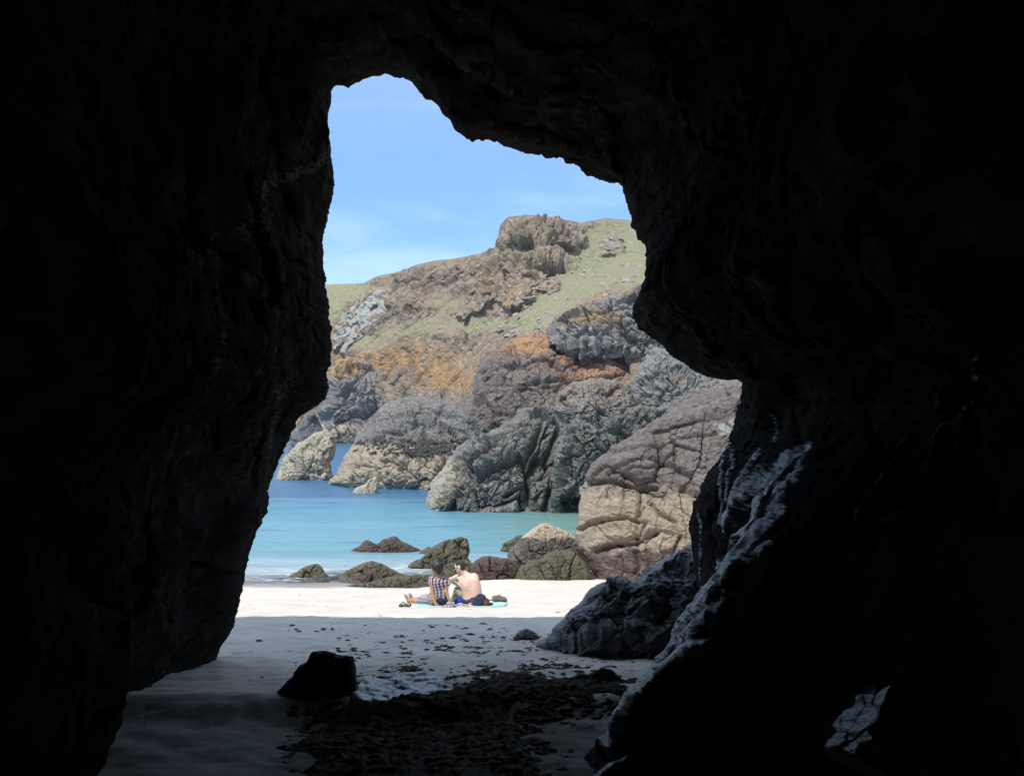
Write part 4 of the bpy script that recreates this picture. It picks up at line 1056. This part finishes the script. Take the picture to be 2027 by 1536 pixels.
M_SHOE = cloth('shoe_suede', (0.135, 0.12, 0.095), (0.20, 0.18, 0.145), 30, .4)
M_SOLE = cloth('shoe_rubber', (0.05, 0.046, 0.04), (0.08, 0.072, 0.062), 40, .3)
M_LACE = cloth('shoe_lace', (0.10, 0.09, 0.085), (0.16, 0.145, 0.135), 30, .2)
M_SAND2 = cloth('grey_green_rubber', (0.06, 0.075, 0.062), (0.11, 0.125, 0.105), 30, .3)
M_STRAP = cloth('pale_strap', (0.45, 0.45, 0.40), (0.6, 0.6, 0.55), 30, .2)
b = NB('dark_lens'); M_LENS = b.done(b.princ((0.012, 0.011, 0.011), .12, .6))
b = NB('pale_metal'); M_TEMPLE = b.done(b.princ((0.75, 0.68, 0.5), .3, .5))
b = NB('eye'); M_EYE = b.done(b.princ((0.03, 0.02, 0.018), .15, .6))
b = NB('patterned_cotton'); P = b.pos(); vv = b.voro(P, 26, 'F1', 'Color')
sp = b.n('ShaderNodeSeparateColor'); b.set(sp.inputs[0], vv)
cc_ = b.mix(b.ramp(sp.outputs[0], .4, .5), (0.72, 0.62, 0.62), (0.55, 0.25, 0.28)); cc_ = b.mix(b.ramp(sp.outputs[1], .65, .7), cc_, (0.16, 0.14, 0.25))
M_PATT = b.done(b.princ(cc_, .85, .1, b.bump(b.noise(P, 14, 4), .5, .02)))

def build(sdf, name, mat, parent=None):
    V, Q = sdf.mesh()
    return link_mesh(name, V, Q, mat, parent)

# woman
W = SDF(J(788, 1210, 18.7) + np.array([-.05, 0, -.1]), J(910, 1100, 19.0) + np.array([0.05, 1.05, 0.05]), 0.0075)
WJ = dict(sl=J(854, 1147, 19.0), sr=J(884, 1148.5, 19.08), el=J(855, 1173, 18.92), er=J(883.5, 1172, 19.0), wl=J(861.5, 1192.5, 18.86), wr=J(890, 1189.5, 18.95))
W.cone(J(860, 1187, 19.04), J(875, 1187, 19.1), .115, .115, .05)
W.cone(J(863, 1171, 19.04), J(873, 1171, 19.08), .09, .09, .08)
W.cone(J(862, 1155, 19.02), J(876, 1155, 19.08), .088, .088, .08)
W.cone(WJ['sl'], WJ['sr'], .052, .052, .06)
W.cone(J(868, 1146, 19.05), J(866, 1130, 19.02), .05, .046, .03)
hc = head(W, J(863.5, 1124.5, 19.02), (-0.93, 0.30, -0.05))
W.cone(WJ['sl'], WJ['el'], .046, .037, .03); W.cone(WJ['el'], WJ['wl'], .037, .025, .015)
W.cone(WJ['sr'], WJ['er'], .046, .037, .03); W.cone(WJ['er'], WJ['wr'], .037, .025, .015)
hand(W, WJ['wl'] + (0, 0, -.005), WJ['wl'] + np.array([0.045, -0.02, -0.042]), (0.5, -.3, 0.8), 0.25, curl=0.1, thumb_side=1)
hand(W, WJ['wr'] + (0, 0, -.005), WJ['wr'] + np.array([0.05, -0.015, -0.05]), (0.6, -.2, 0.8), 0.3, curl=0.15, thumb_side=1)
for (h0, k0, a0, t0, o0) in ((J(861, 1188, 19.1), J(838, 1189.5, 19.4), J(811, 1188, 19.62), J(802.5, 1178.5, 19.62), 0), (J(866, 1187, 19.22), J(842, 1184, 19.58), J(818, 1186, 19.8), J(811, 1176.5, 19.8), 1)):
    W.cone(h0, k0, .085, .058, .04); W.cone(k0, a0, .055, .034, .02)
    heel = a0 + np.array([-0.025, 0, -0.02])
    W.cone(heel, t0, .032, .024, .02); W.cone(heel + (0.02, .03, .02), t0 + (.01, .04, -.01), .026, .02, .02)
    for q in range(5):
        W.cone(t0 + np.array([0.002, -0.022 + 0.017 * q, 0]), t0 + np.array([-0.012, -0.024 + 0.018 * q, 0.03 - 0.004 * q]), .010, .008, .004)
woman = tag(build(W, 'person', M_SKW), 'person in checked purple dress sitting on the towel, leaning back on straight arms', 'person')
D = SDF(J(788, 1210, 18.7) + np.array([-.05, 0, -.1]), J(910, 1100, 19.0) + np.array([0.05, 1.05, 0.05]), 0.009)
D.cone(J(860, 1184, 19.05), J(875, 1184, 19.1), .128, .128, .05)
D.cone(J(863, 1171, 19.04), J(873, 1171, 19.08), .104, .104, .08)
D.cone(J(862, 1155, 19.02), J(876, 1155, 19.08), .104, .104, .08)
D.cone(J(858, 1148.5, 19.01), J(880, 1149.5, 19.07), .064, .064, .05)
D.cone(J(854.5, 1147, 19.0), J(853.5, 1152.5, 18.98), .064, .060, .03); D.cone(J(883.5, 1149, 19.08), J(885.5, 1154.5, 19.06), .062, .06, .03)
D.cone(J(861, 1187.5, 19.1), J(834, 1188.5, 19.42), .112, .088, .05); D.cone(J(866, 1186, 19.25), J(839, 1184, 19.6), .105, .085, .05)
D.ell(J(867, 1137.5, 19.03), (.075, .075, .04), .015, sub=True)
build(D, 'dress', M_PLAID, woman)
B = SDF(J(840, 1215, 18.8), J(900, 1165, 19.3), 0.009)
B.ell(J(870, 1191, 18.99), (.085, .105, .10), .02)
B.cone(J(862, 1194, 18.96), J(877, 1194, 19.0), .055, .055, .04)
build(B, 'skirt_back', M_NAVY, woman)
HS = SDF(J(840, 1150, 18.75), J(892, 1100, 19.3), 0.006)
c, f, u, sd_ = hc
HS.ell(c + u * .034 - f * .022, (.118, .103, .105), .02, f); HS.ell(c - f * .066 + u * 0.0, (.072, .09, .092), .03, f); HS.ell(c - f * .055 - u * .06, (.045, .066, .06), .03, f)
HS.ell(c + f * .065 + u * .058, (.045, .06, .04), .02, f); HS.ell(c - f * .01 + u * .12 , (.05, .05, .022), .03, f)
for q in (-1, 1): HS.cone(c + f * .02 + sd_ * .078 * q + u * .03, c + f * .0 + sd_ * .08 * q - u * .03, .025, .014, .02)
HS.ell(c + f * .105 - u * .032, (.062, .09, .06), .02, f, sub=True)
V, Q = HS.mesh(); Nn = vnormals(V, Q); V = V + Nn * (0.009 * fbm(V * 22, 3))[:, None]
link_mesh('hair', V, Q, M_HAIRW, woman)
for q in (-1, 1):
    E = SDF(c + f * .082 + u * .008 + sd_ * .033 * q - .02, c + f * .082 + u * .008 + sd_ * .033 * q + .02, 0.003)
    E.ell(c + f * .080 + u * .008 + sd_ * .033 * q, (.011, .013, .010), .004, f)
    build(E, 'eye', M_EYE, woman)

# man
Mn = SDF(J(882, 1212, 18.7) + np.array([0, 0, -.1]), J(968, 1098, 19.0) + np.array([0.1, 1.2, 0.05]), 0.008)
MJ = dict(sl=J(908, 1141, 19.32), el=J(890.5, 1147.5, 19.62), wl=J(906, 1158, 19.8), sr=J(940, 1141.5, 19.12), er=J(930, 1158, 19.5), wr=J(914, 1160, 19.8))
Mn.cone(J(931, 1188, 19.16), J(947, 1189, 19.06), .125, .125, .05)
Mn.cone(J(928.5, 1175, 19.15), J(943, 1176, 19.05), .105, .105, .09)
Mn.cone(J(923, 1161, 19.16), J(941, 1162, 19.05), .108, .105, .09)
Mn.cone(J(919, 1150, 19.2), J(938.5, 1150, 19.07), .10, .10, .08)
Mn.cone(J(913, 1143.5, 19.28), J(937, 1143, 19.1), .075, .08, .06)
Mn.cone(J(925, 1141, 19.18), J(913.5, 1127, 19.2), .066, .056, .04)
mh = head(Mn, J(911, 1121.5, 19.2), (-0.94, 0.25, -0.22))
Mn.cone(MJ['sl'], MJ['el'], .056, .043, .04); Mn.cone(MJ['el'], MJ['wl'], .042, .029, .02)
Mn.cone(MJ['sr'], MJ['er'], .056, .043, .05); Mn.cone(MJ['er'], MJ['wr'], .042, .029, .02)
hand(Mn, MJ['wl'], MJ['wl'] + np.array([.085, .02, -.01]), (0, -.5, 1), .15, curl=.5, thumb_side=-1)
hand(Mn, MJ['wr'], MJ['wr'] + np.array([-.08, .03, -.015]), (0, -.5, 1), .15, curl=.5, thumb_side=1)
ML = ((J(929, 1186, 19.26), J(907, 1168.5, 19.62), J(899.5, 1189, 19.78)), (J(945, 1187, 19.2), J(925, 1166, 19.72), J(915, 1187, 19.92)))
for h0, k0, a0 in ML:
    Mn.cone(h0, k0, .09, .062, .05); Mn.cone(k0, a0, .06, .04, .02)
    Mn.cone(a0 + (0, 0, -.015), a0 + (-.10, .12, -.035), .036, .028, .02)
man = tag(build(Mn, 'person', M_SKM), 'bare backed person in sunglasses sitting hunched on the towel looking left', 'person')
TR = SDF(J(880, 1212, 18.8) + np.array([0, 0, -.1]), J(968, 1140, 19.0) + np.array([0.1, 1.2, 0.05]), 0.009)
for h0, k0, a0 in ML:
    TR.cone(h0, k0, .105, .08, .05); TR.cone(k0, a0 + (0, 0, .03), .08, .068, .02)
V, Q = TR.mesh(); Nn = vnormals(V, Q); V = V + Nn * (0.012 * fbm(V * 11, 3))[:, None]
link_mesh('trousers', V, Q, M_KHAKI, man)
JK = SDF(J(905, 1216, 18.75), J(975, 1165, 19.5), 0.009)
JK.cone(J(929, 1192, 19.12), J(950, 1190, 19.0), .115, .125, .05); JK.cone(J(936, 1195, 18.98), J(953, 1194, 18.93), .075, .08, .06); JK.cone(J(946, 1183.5, 19.0), J(954, 1186, 19.0), .085, .07, .05)
V, Q = JK.mesh(); Nn = vnormals(V, Q); V = V + Nn * (0.018 * ridged(V * np.array([9, 9, 5.]), 2) - .01)[:, None]
link_mesh('jacket_around_waist', V, Q, M_NAVY, man)
c, f, u, sd_ = mh
HM = SDF(J(892, 1145, 18.95), J(935, 1098, 19.5), 0.006)
HM.ell(c + u * .03 - f * .012, (.104, .083, .098), .02, f); HM.ell(c - f * .05 - u * .02, (.05, .07, .06), .03, f)
HM.ell(c + f * .09 - u * .03, (.085, .1, .088), .015, f, sub=True); HM.ell(c + f * .11 + u * .035, (.05, .08, .05), .02, f, sub=True)
for q in (-1, 1): HM.cone(c - f * .004 + sd_ * .085 * q + u * .012, c - f * .008 + sd_ * .085 * q - u * .04, .03, .03, .01, sub=True)
V, Q = HM.mesh(); Nn = vnormals(V, Q); V = V + Nn * (0.004 * fbm(V * 40, 2))[:, None]
link_mesh('hair', V, Q, M_HAIRM, man)
SG = SDF(c + f * .09 - .12, c + f * .09 + .12, 0.004)
for q in (-1, 1):
    SG.ell(c + f * .098 + u * .006 + sd_ * .035 * q, (.009, .029, .021), .004, f)
    SG.cone(c + f * .092 + u * .012 + sd_ * .06 * q, c + f * .075 + u * .012 + sd_ * .074 * q, .007, .007, .004)
SG.cone(c + f * .106 + u * .012 - sd_ * .01, c + f * .106 + u * .012 + sd_ * .01, .006, .006, .004)
sg = build(SG, 'sunglasses', M_LENS, man)
for q in (-1, 1):
    TP = SDF(c - .14, c + .14, 0.004)
    TP.cone(c + f * .08 + u * .013 + sd_ * .076 * q, c + f * .0 + u * .015 + sd_ * .084 * q, .0065, .0055, .003)
    build(TP, 'temple', M_TEMPLE, sg)

# things on and round the towel
TW = [(822,1198),(822,1201.5),(850,1202.6),(900,1202.2),(972,1201.8),(1000,1200),(1006,1195),(985,1192),(940,1190),(880,1190),(835,1193)]
tp_ = np.array([gpt(*p)[:2] for p in TW])
tr_ = resample_closed(tp_, 160, 1); tc = tr_.mean(0)
VV = []
for rr_ in np.linspace(0, 1, 24):
    q = tr_ + (tc - tr_) * rr_
    q3 = np.stack([q[:, 0], q[:, 1], 0 * q[:, 0]], -1)
    VV.append(np.stack([q[:, 0], q[:, 1], ground(q[:, 0], q[:, 1]) + 0.022 + 0.007 * fbm(q3 * 7, 3)], -1))
under = VV[0] - np.array([0, 0, .03])
VV = np.array([under] + VV)
tag(link_mesh('beach_towel', VV.reshape(-1, 3), grid_faces(len(VV), 160, True), M_CYAN), 'thin pale cyan beach towel spread on the sunlit sand under the couple', 'towel')

def ground_sdf(px, py, w, h, d, res=.006):
    g = gpt(px, py)
    return g, SDF(g - np.array([w, d, .03]), g + np.array([w, d, h]), res)
g, s = ground_sdf(908, 1198, .16, .22, .18)
s.ell(g + (0, .02, .065), (.085, .085, .065), .03, (1, 0, 0)); s.cone(g + (.05, 0, .07), g + (.085, -.01, .03), .03, .03, .03)
tag(build(s, 'bag', M_BLUE), 'small bright blue bag between the two sitting people', 'bag')
g, s = ground_sdf(918, 1201.5, .2, .16, .15)
for i in range(9):
    a = g + np.array([-.12 + .03 * i, .03 * math.sin(i * 2.1), .025 + .012 * math.cos(i * 1.7)]); s.cone(a, a + np.array([.05, .04 * math.cos(i), .015 + .02 * math.sin(i * 1.3)]), .024, .02, .015)
tag(build(s, 'cloth', M_PATT), 'crumpled pink and white patterned cloth in front of the blue bag', 'cloth')
g, s = ground_sdf(888, 1202.5, .2, .14, .15)
for i in range(7):
    a = g + np.array([-.1 + .03 * i, .03 * math.sin(i * 1.7), .02]); s.cone(a, a + np.array([.045, .03 * math.cos(i), .01 + .012 * math.sin(i * 1.3)]), .02, .018, .015)
tag(build(s, 'cloth', M_PLAID), 'checked purple cloth bunched under the right hand of the person in the dress', 'cloth')
g, s = ground_sdf(963, 1201, .16, .24, .15)
s.ell(g + (0, .0, .065), (.06, .075, .07), .03, (1, 0, 0)); s.ell(g + (.015, 0, .12), (.03, .05, .03), .03, (1, 0, 0))
bag = tag(build(s, 'bag', M_BROWN), 'small brown leather bag leaning beside the navy jacket', 'bag')
s = SDF(g - .25, g + .3, .006)
for i in range(10):
    a0, a1 = math.pi * i / 10, math.pi * (i + 1) / 10
    s.cone(g + (.005 + .045 * math.cos(a0), -.03, .10 + .065 * math.sin(a0)), g + (.005 + .045 * math.cos(a1), -.03, .10 + .065 * math.sin(a1)), .008, .008, .004)
build(s, 'handle', M_BROWN, bag)
g, s = ground_sdf(970, 1200, .13, .12, .12)
s.ell(g + (0, 0, .035), (.045, .05, .04), .02, (1, 0, 0)); s.cone(g + (-.05, 0, .02), g + (.04, -.01, .05), .028, .022, .02)
tag(build(s, 'cloth', M_NAVY), 'dark blue cloth bundle at the right of the brown bag', 'cloth')

def shoe(px, py, ang, label):
    g = gpt(px, py); g = g + np.array([0, 0, .028])
    d = np.array([math.cos(ang), math.sin(ang), 0]); sd = np.array([-d[1], d[0], 0])
    s = SDF(g - .22 + (0, 0, .15), g + .24, .005)
    heel, toe = g - d * .115, g + d * .125
    s.ell(g + d * .06 + (0, 0, .035), (.095, .046, .035), .02, d); s.ell(g - d * .06 + (0, 0, .05), (.075, .042, .06), .03, d)
    s.cone(heel + (0, 0, .04), g + (0, 0, .055), .035, .038, .02)
    s.ell(g - d * .05 + (0, 0, .115), (.05, .028, .055), .008, d, sub=True)
    o = tag(build(s, 'shoe', M_SHOE), label, 'shoe', 'brown walking shoes beside the towel')
    s = SDF(g - .22 + (0, 0, .15), g + .24, .005)
    s.ell(g + d * .055 + (0, 0, .002), (.108, .05, .015), .006, d); s.ell(g - d * .06 + (0, 0, .002), (.08, .043, .017), .02, d)
    build(s, 'sole', M_SOLE, o)
    s = SDF(g - .22 + (0, 0, .15), g + .24, .004)
    for i in range(4):
        a = g + d * (.0 + .026 * i) + np.array([0, 0, .092 - .008 * i])
        s.cone(a - sd * .025 + d * .01, a + sd * .025, .005, .005, .002)
    for q in (-1, 1):
        a = g + d * .0 + np.array([0, 0, .098]); s.cone(a, a + sd * .03 * q + d * .03 * q + (0, 0, .03), .005, .004, .002); s.cone(a + sd * .03 * q + d * .03 * q + (0, 0, .03), a + sd * .06 * q + d * .05 * q + (0, 0, .0), .004, .004, .002)
    build(s, 'lace', M_LACE, o)
shoe(989, 1193, -0.12, 'brown walking shoe nearest the viewer at the right end of the towel')
shoe(988, 1190.5, 0.05, 'brown walking shoe on the far side of its pair by the towel')

def sandal(px, py, label):
    g = gpt(px, py); g = g + np.array([0, 0, .015])
    d = np.array([0.25, 1.0, 0]); d /= np.linalg.norm(d); sd = np.array([d[1], -d[0], 0])
    s = SDF(g - .2 + (0, 0, .15), g + .2, .005)
    s.ell(g + d * .05 + (0, 0, .005), (.07, .042, .02), .01, d); s.ell(g - d * .06 + (0, 0, .005), (.065, .036, .022), .03, d)
    s.cone(g - d * .10 + (0, 0, .03) - sd * .02, g - d * .10 + (0, 0, .03) + sd * .02, .022, .022, .02)
    o = tag(build(s, 'sandal', M_SAND2), label, 'sandal', 'sandals by the bare feet')
    for k, q in enumerate((.03, -.05)):
        s = SDF(g - .2 + (0, 0, .15), g + .2, .005)
        for i in range(8):
            a0, a1 = math.pi * i / 8, math.pi * (i + 1) / 8
            s.cone(g + d * q + sd * .04 * math.cos(a0) + (0, 0, .015 + .05 * math.sin(a0)), g + d * q + sd * .04 * math.cos(a1) + (0, 0, .015 + .05 * math.sin(a1)), .010, .010, .004)
        build(s, 'strap', M_SAND2 if k == 0 else M_STRAP, o)
sandal(797, 1201, 'grey green sandal farther left of the two by the bare feet')
sandal(808, 1201, 'grey green sandal closer to the towel of the two by the bare feet')

# ------------------------------------------------------------------ sea air between the cave and the far hill
hb = NB('haze')
vol = hb.n('ShaderNodeVolumePrincipled'); vol.inputs['Color'].default_value = (0.86, 0.92, 1.0, 1); vol.inputs['Density'].default_value = HAZE
vol.inputs['Anisotropy'].default_value = 0.0
hb.t.links.new(vol.outputs[0], hb.out.inputs['Volume'])
hv = np.array([(x, y, z) for x in (-950, 950) for y in (-25, 1300) for z in (-9, 75)], float)
tag(link_mesh('haze', hv, [(0, 1, 3, 2), (4, 6, 7, 5), (0, 4, 5, 1), (2, 3, 7, 6), (0, 2, 6, 4), (1, 5, 7, 3)], hb.m, smooth=False), 'thin sea air over the cove', 'haze', kind='stuff')

# ------------------------------------------------------------------ camera, light, world
cam = bpy.data.cameras.new('camera'); co_ = bpy.data.objects.new('camera', cam); COL.objects.link(co_)
co_.location = (0, 0, ZC); co_.rotation_euler = (math.pi / 2, 0, 0)
cam.sensor_width = 36; cam.lens = F / 2027 * 36
cam.shift_y = (HY - 768) / 2027
cam.clip_end = 6000; cam.clip_start = 0.05
S.camera = co_

SUN_EL, SUN_AZ = math.radians(60), math.radians(180 + 40)   # compass-like angle of the sun seen from above: behind the viewer, to the left
sv = np.array([-math.sin(math.radians(40)) * math.cos(SUN_EL), -math.cos(math.radians(40)) * math.cos(SUN_EL), math.sin(SUN_EL)])
sun = bpy.data.lights.new('sun', 'SUN'); sun.energy = 2.9; sun.angle = math.radians(0.53); sun.color = (1.0, 0.935, 0.84)
so = bpy.data.objects.new('sun', sun); COL.objects.link(so)
so.rotation_euler = Vector((-sv[0], -sv[1], -sv[2])).to_track_quat('-Z', 'Y').to_euler()
so.location = (0, 0, 60)

wd = bpy.data.worlds.new('World'); S.world = wd; wd.use_nodes = True
nt = wd.node_tree; nt.nodes.clear()
sky = nt.nodes.new('ShaderNodeTexSky'); sky.sky_type = 'NISHITA'; sky.sun_disc = False
sky.sun_elevation = SUN_EL
sky.sun_rotation = math.atan2(sv[0], sv[1])
sky.air_density = 1.0; sky.dust_density = 0.4; sky.ozone_density = 2.5
tcn = nt.nodes.new('ShaderNodeTexCoord')
mp_ = nt.nodes.new('ShaderNodeMapping'); mp_.inputs['Scale'].default_value = (1.2, 1.2, 5); mp_.inputs['Rotation'].default_value = (0.0, 0.12, 0.0)
nt.links.new(tcn.outputs['Generated'], mp_.inputs[0])
ns = nt.nodes.new('ShaderNodeTexNoise'); ns.inputs['Scale'].default_value = 2.2; ns.inputs['Detail'].default_value = 6; ns.inputs['Roughness'].default_value = 0.55
nt.links.new(mp_.outputs[0], ns.inputs['Vector'])
mr = nt.nodes.new('ShaderNodeMapRange'); mr.interpolation_type = 'SMOOTHSTEP'
mr.inputs[1].default_value = 0.40; mr.inputs[2].default_value = 0.62; mr.inputs[3].default_value = 0.0; mr.inputs[4].default_value = 0.8
nt.links.new(ns.outputs['Fac'], mr.inputs[0])
tint = nt.nodes.new('ShaderNodeMix'); tint.data_type = 'RGBA'; tint.blend_type = 'MULTIPLY'; tint.inputs[0].default_value = 1.0
nt.links.new(sky.outputs[0], tint.inputs[6]); tint.inputs[7].default_value = (0.50, 0.68, 0.97, 1)
mxw = nt.nodes.new('ShaderNodeMix'); mxw.data_type = 'RGBA'
nt.links.new(mr.outputs[0], mxw.inputs[0]); nt.links.new(tint.outputs[2], mxw.inputs[6]); mxw.inputs[7].default_value = (2.7, 3.9, 4.4, 1)
sx = nt.nodes.new('ShaderNodeSeparateXYZ'); nt.links.new(tcn.outputs['Generated'], sx.inputs[0])
el = nt.nodes.new('ShaderNodeMapRange'); el.interpolation_type = 'SMOOTHSTEP'
for q_, v_ in zip((1, 2, 3, 4), (0.42, 0.74, 0.0, 0.52)): el.inputs[q_].default_value = v_
nt.links.new(sx.outputs[2], el.inputs[0])
n2_ = nt.nodes.new('ShaderNodeTexNoise'); n2_.inputs['Scale'].default_value = 2.5; n2_.inputs['Detail'].default_value = 6
nt.links.new(tcn.outputs['Generated'], n2_.inputs['Vector'])
cm = nt.nodes.new('ShaderNodeMapRange'); cm.interpolation_type = 'SMOOTHSTEP'
for q_, v_ in zip((1, 2, 3, 4), (0.32, 0.6, 0.35, 1.0)): cm.inputs[q_].default_value = v_
nt.links.new(n2_.outputs['Fac'], cm.inputs[0])
mm = nt.nodes.new('ShaderNodeMath'); mm.operation = 'MULTIPLY'; nt.links.new(el.outputs[0], mm.inputs[0]); nt.links.new(cm.outputs[0], mm.inputs[1])
mx2 = nt.nodes.new('ShaderNodeMix'); mx2.data_type = 'RGBA'
nt.links.new(mm.outputs[0], mx2.inputs[0]); nt.links.new(mxw.outputs[2], mx2.inputs[6]); mx2.inputs[7].default_value = (4.0, 3.9, 4.8, 1)  # unseen overhead veil, added to brighten and neutralise the shaded sand
e2 = nt.nodes.new('ShaderNodeMapRange'); e2.interpolation_type = 'SMOOTHSTEP'
for q_, v_ in zip((1, 2, 3, 4), (0.15, 0.40, 0.0, 0.48)): e2.inputs[q_].default_value = v_
nt.links.new(sx.outputs[2], e2.inputs[0])
mx3 = nt.nodes.new('ShaderNodeMix'); mx3.data_type = 'RGBA'
nt.links.new(e2.outputs[0], mx3.inputs[0]); nt.links.new(mxw.outputs[2], mx3.inputs[6]); mx3.inputs[7].default_value = (2.6, 3.75, 4.6, 1)
nt.links.new(mx3.outputs[2], mx2.inputs[6])
bg = nt.nodes.new('ShaderNodeBackground'); bg.inputs['Strength'].default_value = 0.15
nt.links.new(mx2.outputs[2], bg.inputs['Color'])
wo = nt.nodes.new('ShaderNodeOutputWorld'); nt.links.new(bg.outputs[0], wo.inputs['Surface'])

S.view_settings.view_transform = 'Standard'; S.view_settings.look = 'None'
S.view_settings.exposure = 0.67; S.view_settings.gamma = 1.0
S.cycles.max_bounces = 6; S.cycles.diffuse_bounces = 3; S.cycles.glossy_bounces = 3; S.cycles.transparent_max_bounces = 8
S.cycles.volume_bounces = 0; S.cycles.volume_max_steps = 16
S.cycles.use_denoising = True
S.cycles.use_adaptive_sampling = True; S.cycles.adaptive_threshold = 0.02
S.cycles.caustics_reflective = False; S.cycles.caustics_refractive = False
for o in bpy.data.objects:
    if '_w' in o: del o['_w']
